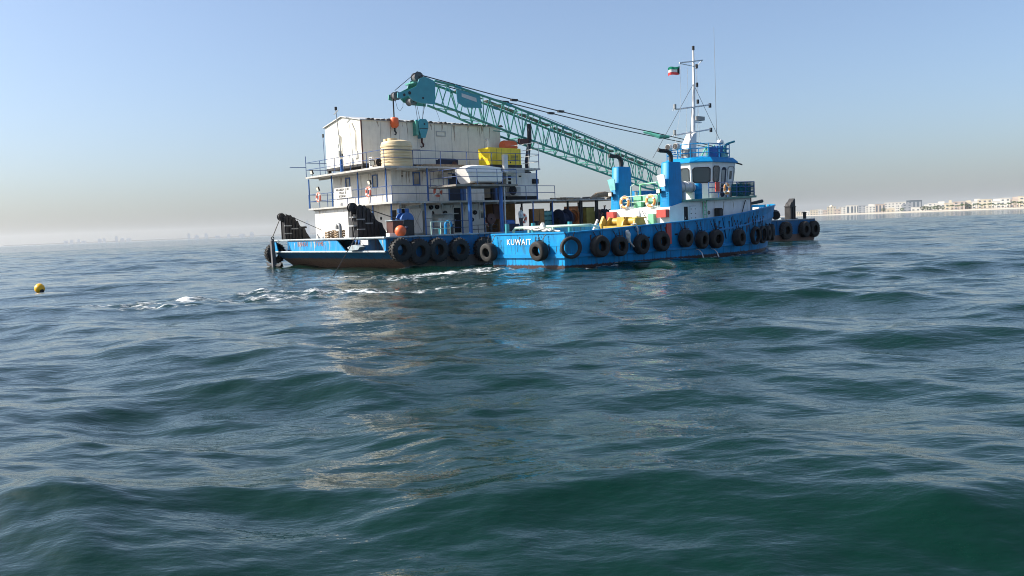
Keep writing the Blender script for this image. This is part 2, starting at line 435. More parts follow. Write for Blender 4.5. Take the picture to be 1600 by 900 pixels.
# ------------------------------------------------------------------ sea
rng = np.random.default_rng(11)
def sea():
    ang_f = np.linspace(R(-37), R(37), 640)
    ang_b = np.linspace(R(37), R(323), 60)[1:-1]
    ang = np.concatenate([ang_f, ang_b])            # measured from +Y, clockwise
    rad = [2.0]
    while rad[-1] < 340: rad.append(rad[-1] + max(0.03, rad[-1] * 0.0058))
    while rad[-1] < 14000: rad.append(rad[-1] * 1.12)
    rad = np.array(rad)
    na, nr = len(ang), len(rad)
    A, Rr = np.meshgrid(ang, rad)
    X = (np.sin(A) * Rr).ravel(); Y = (np.cos(A) * Rr).ravel()
    # local grid spacing decides the shortest wave the mesh may carry
    dang = np.abs(np.diff(np.concatenate([ang, [ang[0] + 2 * math.pi]])))
    sp = np.maximum(Rr * dang[None, :], np.concatenate([np.diff(rad), [1600]])[:, None]).ravel()
    dX = np.zeros_like(X); dY = np.zeros_like(X); Z = np.zeros_like(X)
    # patches of stronger and weaker chop, as gusts leave on real water
    gust = 0.8 + 0.22 * np.sin(X * .055 + Y * .021 + 1.3) + 0.2 * np.sin(X * -.031 + Y * .078 + .4) + 0.16 * np.sin(X * .13 + Y * .11 + 2.2) + .12 * np.sin(X * .33 - Y * .27)
    bands = [(11, .026, 6, 16), (6.5, .044, 10, 24), (4.0, .056, 14, 30), (2.4, .058, 18, 36), (1.4, .052, 22, 40), (.8, .045, 24, 46), (.45, .037, 26, 52), (.26, .031, 22, 56), (.15, .027, 20, 58)]
    lost = np.zeros_like(X); tot = sum(b_[1] ** 2 for b_ in bands)
    wind = R(262)                                     # travelling direction of the main waves
    for lam0, slope, n, spread in bands:
        for k in range(n):
            lam = lam0 * 2 ** rng.uniform(-.45, .45)
            th = wind + R(spread) * rng.normal()
            kk = 2 * math.pi / lam
            a = slope * math.sqrt(2.0 / n) / kk
            fade = np.clip((lam / sp - 2.4) / 2.5, 0, 1)
            idx = np.nonzero(fade > 0)[0]
            lost += (1 - fade ** 2) * slope ** 2 / n / tot
            ph = kk * (X[idx] * math.cos(th) + Y[idx] * math.sin(th)) + rng.uniform(0, 6.28)
            w = a * fade[idx] * (gust[idx] if lam0 < 5 else 1)
            s, c = np.sin(ph), np.cos(ph)
            Z[idx] += w * c
            q = .8 if lam0 > .7 else .4
            dX[idx] -= q * w * math.cos(th) * s; dY[idx] -= q * w * math.sin(th) * s
    # churned water: propeller wash beside the barge and little breakers along the hulls
    foam = np.zeros_like(X)
    def blob(x, y, ax, ay, rot, amt):
        c, s = math.cos(rot), math.sin(rot)
        u, v = (X - x) * c + (Y - y) * s, -(X - x) * s + (Y - y) * c
        return amt * np.exp(-(u / ax) ** 2 - (v / ay) ** 2)
    for b in [(-7.0, 33.5, 3.2, 1.6, .0, .62), (-13.2, 31.8, 2.8, 1.7, .1, .66), (-9.5, 32.0, 3.0, 1.6, 0, .58), (-2.2, 33.2, 2.2, 1.0, .1, .55), (-5.5, 32.3, 1.9, 1.5, -.1, .95), (-3.6, 32.8, 1.6, 1.0, .2, .8), (-8.3, 30.8, 2.4, .9, .05, .75), (-12.4, 32.2, 1.6, 1.3, .2, .84), (-14.2, 31.0, 1.5, .8, 0, .72),
              (-11.6, 28.6, 2.2, .7, -.1, .66), (-10.2, 34.6, 1.2, 1.3, 0, .8), (-3.9, 43.5, 2.6, 2.2, .5, .82), (-1.6, 46.5, 2.2, 2.0, .6, .75), (-5.0, 40.0, 2.4, 1.2, 0, .62), (-8.2, 43.8, 1.5, 1.6, 0, .5),
              (-.6, 41.5, 1.6, .8, 0, .55)]:
        foam = np.maximum(foam, blob(*b))
    for (x0, y0) in ((10.5, 51.2), (11.9, 52.6), (14.2, 55.2)):
        foam = np.maximum(foam, blob(x0, y0, .55, .45, .7, .95))
    # slop along the waterlines
    for k in range(26):
        p = BF.w(.5 + k * .42, -.35 - .1 * (k % 3)); foam = np.maximum(foam, blob(p.x, p.y, .55, .3, BF.a + .3 * math.sin(k), .40 + .28 * abs(math.sin(k * 2.3))))
    for k in range(44):
        p = TF.w(.3 + k * .45, -3.65 - .12 * (k % 3)); foam = np.maximum(foam, blob(p.x, p.y, .5, .28, TF.a + .3 * math.sin(k), .36 + .30 * abs(math.sin(k * 1.7))))
    for k in range(12):
        p = TF.w(-.35 - .1 * (k % 2), -2.8 + k * .5); foam = np.maximum(foam, blob(p.x, p.y, .4, .3, TF.a, .38 + .25 * abs(math.sin(k * 2.9))))
    near = np.nonzero(foam > .08)[0]
    for k in range(60):
        lam = rng.uniform(.35, 1.6); th = rng.uniform(0, 6.28); kk = 2 * math.pi / lam
        Z[near] += foam[near] * .014 * lam * np.cos(kk * (X[near] * math.cos(th) + Y[near] * math.sin(th)) + rng.uniform(0, 6.28)) * np.clip(lam / sp[near] - 1.5, 0, 1)
    Z[near] += .05 * foam[near]
    # the hulls shelter the water right beside them
    co = np.empty((len(X) + 1, 3))
    co[:-1, 0] = X + dX; co[:-1, 1] = Y + dY; co[:-1, 2] = Z
    co[-1] = (0, 0, 0)
    i = np.arange(nr - 1)[:, None] * na; j = np.arange(na)[None, :]; j2 = (j + 1) % na
    q = np.stack([i + j, i + na + j, i + na + j2, i + j2], -1).reshape(-1, 4)
    tri = np.stack([np.full(na, len(X)), np.arange(na), (np.arange(na) + 1) % na], -1)
    me = bpy.data.meshes.new('sea')
    nq, ntri = len(q), len(tri)
    me.vertices.add(len(co)); me.vertices.foreach_set('co', co.ravel())
    me.loops.add(nq * 4 + ntri * 3); me.loops.foreach_set('vertex_index', np.concatenate([q[:, ::-1].ravel(), tri[:, ::-1].ravel()]).astype(np.int32))
    me.polygons.add(nq + ntri)
    st = np.concatenate([np.arange(nq) * 4, nq * 4 + np.arange(ntri) * 3]).astype(np.int32)
    me.polygons.foreach_set('loop_start', st)
    me.polygons.foreach_set('use_smooth', np.ones(nq + ntri, bool))
    me.update(calc_edges=True); me.validate()
    at = me.attributes.new('foam', 'FLOAT', 'POINT')
    at.data.foreach_set('value', np.concatenate([foam, [0]]).astype(np.float32))
    at2 = me.attributes.new('unmeshed', 'FLOAT', 'POINT')
    at2.data.foreach_set('value', np.concatenate([lost, [0]]).astype(np.float32))
    o = bpy.data.objects.new('sea', me); COL.objects.link(o); o['kind'] = 'structure'
    # make sure normals look up
    if me.polygons[len(me.polygons) // 2].normal.z < 0: me.flip_normals()
    m = bpy.data.materials.new('sea_water'); m.use_nodes = True
    nt = m.node_tree; N, L = nt.nodes, nt.links
    b = N['Principled BSDF']
    b.inputs['IOR'].default_value = 1.333
    tc = N.new('ShaderNodeTexCoord')
    def noise(sc, det, sx=1, sy=1, rg=.55):
        mp = N.new('ShaderNodeMapping'); mp.inputs['Scale'].default_value = (sx, sy, 1); L.new(tc.outputs['Object'], mp.inputs['Vector'])
        n = N.new('ShaderNodeTexNoise'); n.inputs['Scale'].default_value = sc; n.inputs['Detail'].default_value = det; n.inputs['Roughness'].default_value = rg
        L.new(mp.outputs[0], n.inputs['Vector']); return n.outputs['Fac']
    def mth(op, a, c, d=None):
        x = N.new('ShaderNodeMath'); x.operation = op
        for k, v in enumerate((a, c, d)):
            if v is None: continue
            if isinstance(v, (int, float)): x.inputs[k].default_value = v
            else: L.new(v, x.inputs[k])
        return x.outputs[0]
    def mr(s, a, c, lo=0., hi=1.):
        r = N.new('ShaderNodeMapRange'); r.interpolation_type = 'SMOOTHSTEP'
        for k, v in enumerate((a, c, lo, hi)): r.inputs[k + 1].default_value = v
        L.new(s, r.inputs[0]); return r.outputs[0]
    fa = N.new('ShaderNodeAttribute'); fa.attribute_name = 'foam'
    fn = noise(3.2, 9, .7, 1.0, .72)
    rd = noise(1.5, 5, .6, 1.0, .6)
    ridge = mth('SUBTRACT', 1.0, mth('MULTIPLY', mth('ABSOLUTE', mth('SUBTRACT', rd, .5), 0.0), 9.0))
    ridge = mth('MAXIMUM', ridge, 0.0)
    fsum = mth('ADD', mth('MULTIPLY', fa.outputs['Fac'], .40), mth('ADD', fn, mth('MULTIPLY', ridge, .16)))
    mask = mr(fsum, .74, 1.05)
    mask = mth('MULTIPLY', mask, mr(fa.outputs['Fac'], .05, .3))
    cmx = N.new('ShaderNodeMix'); cmx.data_type = 'RGBA'
    L.new(mask, cmx.inputs[0])
    # the body colour of the water: green, a little milkier where air is churned in
    c2 = N.new('ShaderNodeMix'); c2.data_type = 'RGBA'
    L.new(mr(fa.outputs['Fac'], .1, 1.0, 0, .6), c2.inputs[0])
    c2.inputs[6].default_value = (.0014, .0185, .0118, 1); c2.inputs[7].default_value = (.012, .055, .05, 1)
    L.new(c2.outputs[2], cmx.inputs[6]); cmx.inputs[7].default_value = (.78, .80, .80, 1)
    L.new(cmx.outputs[2], b.inputs['Base Color'])
    L.new(mr(mask, 0, 1, .045, .85), b.inputs['Roughness'])
    # ripples: short waves too fine for the mesh are carried by the bump instead
    ua = N.new('ShaderNodeAttribute'); ua.attribute_name = 'unmeshed'
    h = mth('ADD', mth('MULTIPLY', noise(9.0, 3, .5, 1.0, .55), .018), mth('MULTIPLY', mth('MULTIPLY', noise(1.3, 4, .6, 1.0, .55), .16), mth('ADD', mth('MULTIPLY', ua.outputs['Fac'], 2.3), .45)))
    h = mth('ADD', h, mth('MULTIPLY', mth('MULTIPLY', noise(.33, 3, .6, 1.0, .5), .40), mth('ADD', mth('MULTIPLY', ua.outputs['Fac'], 1.8), .4)))
    h = mth('ADD', h, mth('MULTIPLY', mask, .06))
    bp = N.new('ShaderNodeBump'); bp.inputs['Strength'].default_value = .6; bp.inputs['Distance'].default_value = .9
    L.new(h, bp.inputs['Height']); L.new(bp.outputs[0], b.inputs['Normal'])
    me.materials.append(m)
    return o
sea()

# ------------------------------------------------------------------ coast on the right
shore = [(575, -300), (590, 500), (593, 1000), (600, 1350), (640, 1750), (780, 2300), (960, 3000), (1250, 4200), (1500, 4700)]
lm = MB()
n = len(shore)
rows = []
for off, z in ((-14, -1.5), (0, .35), (16, 1.9), (34, 2.4), (1400, 5.0)):
    rows.append([(x + off, y, z) for x, y in shore])
vs = [p for r in rows for p in r]
fs = [(i * n + j, i * n + j + 1, (i + 1) * n + j + 1, (i + 1) * n + j) for i in range(len(rows) - 1) for j in range(n - 1)]
lm.add(vs, fs)
ld = lm.build('land', 'sand'); ld['kind'] = 'structure'
sw = MB()
for (a, c) in zip(shore[:-3], shore[1:-2]):
    sw.add([(a[0] + 3, a[1], .2), (c[0] + 3, c[1], .2), (c[0] + 3, c[1], 1.5), (a[0] + 3, a[1], 1.5), (a[0] + 5, a[1], .2), (c[0] + 5, c[1], .2), (c[0] + 5, c[1], 1.5), (a[0] + 5, a[1], 1.5)],
           [(0, 1, 2, 3), (4, 7, 6, 5), (3, 2, 6, 7), (0, 3, 7, 4), (1, 5, 6, 2)])
tag(sw.build('sea_wall', 'shore_white'), 'low pale sea wall running along the shore below the houses', 'wall')

def on_shore(px, back):
    """point `back` metres inland of the shoreline, in the direction of that picture column"""
    k = (px - 800) / FPX
    for (a, c) in zip(shore[:-1], shore[1:]):
        x0, y0, x1, y1 = a[0] + back, a[1], c[0] + back, c[1]
        # x = k*y meets the segment
        d0, d1 = x0 - k * y0, x1 - k * y1
        if d0 >= 0 >= d1:
            t = d0 / (d0 - d1); return (x0 + (x1 - x0) * t, y0 + (y1 - y0) * t)
    return None
WIN = {}
def villa(px, wpx, hpx, col, back, style, label):
    p = on_shore(px, back)
    if p is None: return
    x, y = p; d = math.hypot(x, y); sc = y / FPX
    W, H = wpx * sc, hpx * sc * .97
    D = min(W, 18) * .9
    b = thing('seafront_building', label, 'building', None, (x, y, 2.0), -math.atan2(x, y), 'buildings along the far shore')
    colm = {'w': 'villa_white', 'c': 'villa_cream', 'p': 'villa_pink', 'g': 'villa_grey', 'd': 'villa_dark'}[col]
    base = H * (.72 if style in 'st' else 1)
    MB().box(-W / 2, W / 2, 0, D, 0, base).build('wall', colm, b)
    MB().box(-W / 2 - .3, W / 2 + .3, -.3, D + .3, base, base + .7).build('roof', colm, b)
    if style == 's':
        MB().box(-W * .22, W * .38, 2, D - 1, base + .7, H).build('upper_storey', colm, b)
    if style == 't':
        MB().box(-W * .12, W * .14, 1, 5, base + .7, H * 1.05).build('tower', colm, b)
    if style == 'v':
        MB().lathe([(W * .22, 0), (W * .21, W * .08), (W * .13, W * .16), (.02, W * .2)], 10, (0, D / 2, base + .7)).build('dome', colm, b, True)
    nfl = max(1, int(base / 3.6)); nc = max(2, int(W / 5.5))
    nc = min(nc, 9)
    pane = 'villa_dark' if col != 'd' else 'villa_grey'
    for fl in range(nfl):
        for k in range(nc):
            if style == 'b' and fl: continue
            w = W / nc * (.42 if style != 'b' else .5); h = 1.7 if style != 'b' else base * .78
            key = (pane,)
            cx = -W / 2 + W * (k + .5) / nc; z = fl * base / nfl + (1.1 if style != 'b' else base * .1)
            if key not in WIN:
                WIN[key] = MB().box(-.5, .5, -.14, .1, 0, 1).build('window', pane, b)
                WIN[key].location = (cx, 0, z); WIN[key].scale = (w, 1, h)
            else: share(WIN[key], 'window', b, (cx, 0, z), scale=(w, 1, h))
VL = [(1243, 9, 7, 'w', 60, 'n'), (1252, 9, 6, 'c', 40, 'n'), (1263, 10, 7, 'w', 60, 's'), (1275, 12, 8, 'c', 40, 'n'), (1285, 8, 9, 'w', 70, 'n'), (1292, 7, 7, 'p', 40, 'n'), (1302, 13, 12, 'c', 60, 'v'), (1311, 11, 8, 'p', 35, 'n'),
      (1319, 11, 11, 'w', 60, 'n'), (1331, 12, 13, 'w', 45, 'b'), (1341, 8, 13, 'w', 45, 'b'), (1350, 12, 12, 'g', 50, 'n'), (1363, 15, 14, 'w', 60, 's'), (1378, 15, 13, 'p', 50, 'b'), (1394, 12, 7, 'c', 22, 's'), (1401, 31, 15, 'w', 110, 'n'),
      (1409, 10, 11, 'w', 60, 'n'), (1420, 14, 12, 'g', 45, 'n'), (1431, 22, 17, 'd', 100, 'b'), (1437, 20, 6, 'w', 25, 'n'), (1449, 10, 10, 'w', 55, 's'), (1460, 14, 11, 'w', 80, 'n'), (1472, 15, 14, 'w', 90, 's'), (1487, 16, 15, 'c', 60, 't'),
      (1501, 16, 12, 'p', 55, 'n'), (1514, 12, 14, 'c', 70, 's'), (1528, 13, 16, 'w', 90, 's'), (1541, 20, 14, 'c', 40, 'n'), (1558, 15, 15, 'w', 80, 's'), (1573, 14, 15, 'w', 60, 'n'), (1588, 16, 17, 'p', 70, 's'), (1604, 18, 17, 'c', 60, 'n'), (1624, 20, 17, 'w', 60, 's')]
ORD = ['first', 'second', 'third', 'fourth', 'fifth', 'sixth', 'seventh', 'eighth', 'ninth', 'tenth', 'eleventh', 'twelfth', 'thirteenth', 'fourteenth', 'fifteenth', 'sixteenth', 'seventeenth', 'eighteenth', 'nineteenth', 'twentieth'] + ['twenty-' + w for w in ('first', 'second', 'third', 'fourth', 'fifth', 'sixth', 'seventh', 'eighth', 'ninth')] + ['thirtieth'] + ['thirty-' + w for w in ('first', 'second', 'third', 'fourth', 'fifth')]
CN = {'w': 'white', 'c': 'cream', 'p': 'pinkish', 'g': 'grey', 'd': 'dark glazed'}
SN = {'n': 'flat-roofed house', 's': 'house with a set-back upper storey', 'v': 'domed villa', 'b': 'block with tall windows', 't': 'villa with a small tower'}
cnt = {}
for (px, w, h, c, bk, st) in VL:
    k = (c, st); cnt[k] = cnt.get(k, 0) + 1
seen = {}
for (px, w, h, c, bk, st) in VL:
    k = (c, st); seen[k] = seen.get(k, 0) + 1
    which = f'{ORD[seen[k] - 1]} such from the left' if cnt[k] > 1 else 'the only such one'
    villa(px, w, h, c, bk, st, f'{CN[c]} {SN[st]} on shore, {which}')

def palm_parts(parent, H):
    MB().tube([(0, 0, 0), (.15, 0, H * .5), (.25, 0, H)], [.28, .2, .17], 6).build('trunk', 'trunk', parent)
    cr = MB()
    for k in range(16):
        a = 2 * math.pi * k / 16 + random.uniform(-.2, .2); up = random.uniform(-.2, .9); L = random.uniform(2.0, 2.9)
        ca, sa = math.cos(a), math.sin(a)
        prev = None
        for s in range(4):
            t = s / 3; r = L * t; z = H + up * L * t * (1 - t * .6) - 1.3 * t * t
            w = .42 * (1 - .75 * abs(t - .4))
            p = [(.25 + ca * r - sa * w, sa * r + ca * w, z - .15), (.25 + ca * r, sa * r, z), (.25 + ca * r + sa * w, sa * r - ca * w, z - .15)]
            if prev: cr.add(prev + p, [(0, 1, 4, 3), (1, 2, 5, 4)])
            prev = p
    cr.build('crown', 'leaf', parent)
def copy_thing(src, loc, rz=0, sc=1.0, label=None):
    c = src.copy(); COL.objects.link(c); c.location = loc; c.rotation_euler = (0, 0, rz); c.scale = (sc,) * 3
    if label: c['label'] = label
    for ch in src.children:
        d = ch.copy(); COL.objects.link(d); d.parent = c
    return c
P0 = None
for k in range(34):
    px = 1484 + k * 3.9 + random.uniform(-1.2, 1.2)
    q = on_shore(px, random.uniform(14, 26))
    if P0 is None:
        P0 = thing('palm_tree', 'date palm in the row along the shore, first from the left', 'palm tree', None, (q[0], q[1], 1.9), 0, 'palms along the shore'); palm_parts(P0, 6.0)
    else: copy_thing(P0, (q[0], q[1], 1.9), random.uniform(0, 6), random.uniform(.75, 1.25), f'date palm in the row along the shore, {ORD[k]} from the left')
def bush_tree(parent, H, Wd):
    MB().tube([(0, 0, 0), (.1, .1, H * .45)], [.3, .18], 6).build('trunk', 'trunk', parent)
    cr = MB()
    for k in range(420):
        d = Vector((random.gauss(0, 1), random.gauss(0, 1), random.gauss(0, 1))).normalized() * random.uniform(.45, 1) ** .5
        p = Vector((d.x * Wd, d.y * Wd, H * .62 + d.z * H * .38)) * 1.0
        s = random.uniform(.25, .5); u = Vector((random.gauss(0, 1), random.gauss(0, 1), random.gauss(0, 1))).normalized(); v = u.orthogonal().normalized()
        cr.add([p - u * s, p + v * s * .6, p + u * s, p - v * s * .6], [(0, 1, 2, 3)])
    cr.build('crown', 'leaf', parent)
T0 = None
for k, px in enumerate([1383, 1412, 1444, 1449, 1454, 1459, 1464, 1469, 1475]):
    q = on_shore(px, 18 + 4 * (k % 3))
    if T0 is None:
        T0 = thing('broadleaf_tree', 'low dark green tree before the houses on shore, first from the left', 'tree', None, (q[0], q[1], 1.8), 0, 'green trees on the shore'); bush_tree(T0, 7.5, 4.2)
    else: copy_thing(T0, (q[0], q[1], 1.8), k * 1.3, .8 + .08 * (k % 4), f'low dark green tree before the houses on shore, {ORD[k]} from the left')

# hazy city far off on the left
far = [(108, 6, 5), (117, 5, 6), (128, 4, 7), (136, 7, 4), (161, 6, 6), (168, 4, 7), (187, 4, 9), (196, 6, 6), (206, 8, 5), (300, 4, 9), (312, 6, 6), (327, 5, 8), (345, 8, 4), (362, 5, 6), (383, 9, 5), (398, 6, 7), (472, 6, 11), (485, 7, 22), (545, 6, 9)]
for k, (px, w, h) in enumerate(far):
    d = 12300 + (k % 3) * 300; sc = d / FPX
    x = (px - 800) / FPX * d
    t = thing('distant_tower', f'hazy tower on the far skyline, {ORD[k]} from the left', 'tower block', None, (x, d, 0), -math.atan2(x, d), 'towers on the far skyline')
    W = w * sc; H = h * sc
    MB().box(-W / 2, W / 2, 0, W * .8, 0, H * .82).build('shaft', 'far_tower', t)
    MB().box(-W * .3, W * .3, W * .1, W * .6, H * .82, H).build('crown_block', 'far_tower', t)
ls = MB().prism([(-7600, 13000), (-1800, 13000), (-1800, 13500), (-7600, 13500)], 'z', -2, 16).build('far_land', 'sand'); ls['kind'] = 'structure'

# yellow mooring buoy
t = thing('mooring_buoy', 'round yellow buoy floating alone on the open water', 'buoy', None, (-23.3, 42.6, 0.0), 0.4)
MB().ball((0, 0, .14), .24, 20, 12).build('float', 'buoy_yellow', t, True)
MB().lathe([(.16, .325), (.10, .375), (.04, .392), (.0005, .395)], 16).build('top_cap', 'buoy_yellow', t, True)
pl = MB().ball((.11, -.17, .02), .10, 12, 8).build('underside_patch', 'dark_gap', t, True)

# ================================================================== work barge
DZ = 1.93
BW, BL = 15.6, 47.2
barge = thing('work_barge', 'blue flat-decked work barge with a two-storey white deckhouse', 'barge', BF, (0, 0, 0))
def bp_(mb, name, m, parent=None, smooth=False): return mb.build(name, m, parent or barge, smooth)

hull = MB()
hull.prism([(1.1, DZ), (BL - .5, DZ), (BL - .02, DZ - .5), (BL - .02, 1.0), (BL - 1.2, -.8), (2.6, -.8), (.02, 1.10), (.02, 1.12), (1.1, 1.14)], 'y', 0, BW)
HB = bp_(hull, 'hull', 'barge_blue')
bp_(MB().box(1.0, BL - .6, .15, BW - .15, DZ, DZ + .012), 'deck', 'deck_grey')
bp_(MB().box(.0, 1.1, .0, BW, DZ - .05, DZ + .003), 'fore_deck_plate', 'deck_grey')
# plates of the raised end, with the two anchor pockets left open between them
plates = [[(6.06, DZ - .05), (4.9, 1.13), (12.6, 1.13), (13.2, DZ - .05)], [(0, DZ - .05), (0, 1.13), (.15, 1.13), (.85, DZ - .05)], [(2.95, DZ - .05), (3.28, 1.45), (3.40, 1.45), (3.75, DZ - .05)], [(15.2, DZ - .05), (14.9, 1.13), (BW, 1.13), (BW, DZ - .05)]]
for k, pl in enumerate(plates):
    bp_(MB().prism(pl, 'x', 0.0, .07 if k != 2 else .5), 'end_plate', 'plate_blue' if k != 2 else 'post_blue')
bp_(MB().tube([(-.03, 0, DZ), (-.03, BW, DZ)], .075, 6), 'gunwale_bar', 'gunwale')
bp_(MB().tube([(0, -.03, DZ), (BL - .5, -.03, DZ)], .06, 6), 'gunwale_bar', 'gunwale')
bp_(MB().tube([(-.03, 0, 1.10), (-.03, BW, 1.10)], .07, 6), 'knuckle_bar', 'gunwale')
bp_(MB().box(-.02, .07, 2.0, 2.9, DZ - .42, DZ - .1), 'name_plate', 'light_metal')
for (x) in (9.6, 13.5, 18, 22.5, 27, 31.5, 36, 40.5):
    bp_(MB().box(x, x + .12, -.06, 0, .5, DZ - .06), 'hull_rib', 'barge_blue')
text_mesh('BANDU', .44, 'lettering', 'faded_red', barge, (-.012, 10.85, 1.62), (R(90), 0, R(-90)), .006, 1.05)
text_mesh('TYME', .44, 'lettering', 'faded_red', barge, (-.012, 8.35, 1.62), (R(90), 0, R(-90)), .006, 1.05)

# --- anchor davits at the corners
def davit(x, y, sc=1.0, flip=1):
    d = MB(); q = .30 * sc
    pr = [(0, 0), (0, 1.5), (-.05, 1.82), (.22, 2.02), (.42, 1.95), (.55, 1.98), (.72, 1.78), (.86, 1.80), (1.0, 1.5), (1.12, 1.52), (1.3, 1.1), (1.5, .95), (1.72, .88), (1.8, .6), (2.2, 0)]
    pr = [(x + flip * a * sc, DZ + b * sc) for a, b in pr]
    for yy in (y - q - .05, y + q): d.prism(pr, 'y', yy, yy + .05)
    d = bp_(d, 'anchor_davit', 'black_steel')
    for k in range(6):
        xx = x + flip * (.12 + .27 * k) * sc; h = (1.75, 1.75, 1.7, 1.45, 1.1, .8)[k] * sc
        for yy in (y - q - .13, y + q + .05): MB().box(xx - .03, xx + .03, yy, yy + .08, DZ, DZ + h).build('stiffener', 'black_steel', d)
    for (a, z) in ((.0, .5), (.0, 1.1), (.55, .85)):
        MB().box(x + flip * a * sc - .04, x + flip * a * sc + .5, y - q - .14, y - q - .05, DZ + z * sc, DZ + z * sc + .07).build('flange', 'grey_metal', d)
    MB().box(min(x + .05, x + flip * .6 * sc), max(x + .05, x + flip * .6 * sc), y - q * .8, y + q * .8, DZ + .1, DZ + 1.45 * sc).build('web_plate', 'dark_gap', d)
    for a in (.5, 1.05, 1.55):
        zz = DZ + (1.75, 1.25, .75)[(.5, 1.05, 1.55).index(a)] * sc
        MB().cyl((x + flip * a * sc, y - q - .16, zz), .11, 2 * q + .32, 'y', 10).build('pin', 'black_steel', d)
    sx = x - flip * .10 * sc
    MB().lathe([(.04, -.14), (.29 * sc, -.14), (.30 * sc, -.10), (.24 * sc, -.05), (.24 * sc, .05), (.30 * sc, .10), (.29 * sc, .14), (.04, .14)], 20, (sx, y, DZ + 1.85 * sc), 'y', True).build('sheave', 'black_steel', d, True)
    return d, Vector((sx, y, DZ + 1.85 * sc))
d1, s1 = davit(.35, 14.6, .92)
MB().tube([s1 + Vector((.3, 0, .22)), (3.2, 12.9, DZ + .35)], .022, 5).build('hoist_wire', 'wire', d1)
MB().cyl((1.5, 14.4, DZ + .9), .07, .6, 'x', 8).build('pin', 'black_steel', d1)
d2, s2 = davit(.35, 4.2, 1.05)
MB().tube([s2 + Vector((.5, 0, .1)), (2.5, 2.2, DZ + 1.05)], .03, 5).build('hoist_wire', 'wire', d2)
d3 = bp_(MB().prism([(44.2, DZ), (45.1, DZ), (45.1, DZ + 1.9), (44.95, DZ + 1.98), (44.6, DZ + 1.6), (44.45, DZ + 1.62), (44.2, DZ + 1.25)], 'y', 1.0, 1.55), 'anchor_davit', 'black_steel')
for x in (44.22, 44.6, 44.98): MB().box(x, x + .08, .94, 1.0, DZ, DZ + 1.2).build('stiffener', 'black_steel', d3)
MB().box(44.15, 45.15, .93, 1.6, DZ + 1.2, DZ + 1.27).build('cap_plate', 'black_steel', d3)
MB().box(.15, .30, 3.9, 4.6, DZ + .75, DZ + .85).build('hook_arm', 'grey_metal', d2)
MB().box(.15, .30, 3.95, 4.5, DZ + 1.3, DZ + 1.38).build('hook_arm', 'grey_metal', d2)

wire = thing('mooring_wire', 'taut dark mooring wire slanting from the barge davit into the water', 'wire', BF, (0, 0, 0))
MB().tube([(.1, 4.2, DZ + 1.75), (-.25, 3.1, 2.0), (-5.03, -2.36, -.3)], .026, 5).build('strand', 'wire', wire)

# anchor hanging at the far corner
an = thing('anchor', 'rusty grey anchor hanging at the barge corner, flukes at the water', 'anchor', BF, (-.42, 14.75, 0))
MB().prism([(-.14, .05), (-.17, 1.95), (.06, 2.0), (.16, .05)], 'y', -.12, .12).build('shank', 'trouser_grey', an)
fl = MB()
for sd in (-1, 1):
    fl.add([(0, sd * .1, .16), (.1, sd * .1, -.05), (0, sd * 1.35, .42), (-.05, sd * 1.1, .12), (.3, sd * .9, .05)], [(0, 1, 4), (0, 4, 2), (0, 2, 3), (0, 3, 1), (1, 3, 4), (2, 4, 3)])
fl.build('fluke', 'black_steel', an)
MB().lathe([(.1 + .035 * math.cos(a), .035 * math.sin(a)) for a in [k * math.pi / 3 for k in range(6)]], 14, (0, 0, 2.12), 'y', True).build('shackle_ring', 'black_steel', an, True)
MB().tube([(0, 0, 2.2), (.62, -.15, DZ + 1.66)], .035, 5).build('chain', 'black_steel', an)
# anchor head stowed in the near pocket
a2 = thing('stowed_anchor', 'rusty anchor head stowed in the open hull pocket below the big davit', 'anchor', BF, (-.1, 3.35, 1.18))
MB().prism([(-.75, .22), (-.55, .05), (.6, 0), (.8, .2), (.25, .34), (-.2, .36)], 'x', -.18, .25).build('crown_piece', 'gunwale', a2)
MB().tube([(0, 0, .3), (.2, 0, .75)], .09, 6).build('shank', 'black_steel', a2)

# --- deckhouse
Z2, ZR = 4.18, 6.45
lw = MB().box(4.2, 11.5, 4.95, 13.6, DZ + .012, Z2 - .12); lw = bp_(lw, 'lower_house', 'white')
blk = bp_(MB().box(2.7, 4.2, 9.2, 14.1, DZ + .012, Z2 - .12), 'fore_cabin', 'white')
up = bp_(MB().box(3.7, 11.45, 4.95, 12.95, Z2, ZR - .12), 'upper_house', 'white')
sl2 = bp_(MB().box(2.4, 16.6, 2.9, 14.5, Z2 - .12, Z2), 'upper_deck', 'slab')
rf = bp_(MB().box(2.0, 15.2, 3.0, 13.9, ZR - .12, ZR), 'roof_deck', 'slab')
for x in (3.0, 4.6, 6.2, 7.8, 9.4, 11, 12.6, 14.2):
    MB().box(x, x + .08, 3.05, 13.8, ZR - .24, ZR - .12).build('beam', 'slab', rf)
    MB().box(x, x + .08, 2.95, 4.9, Z2 - .24, Z2 - .12).build('beam', 'slab', sl2)
bp_(MB().box(2.62, 4.1, 9.15, 14.15, Z2 - .2, Z2 - .125), 'eave_strip', 'slab')
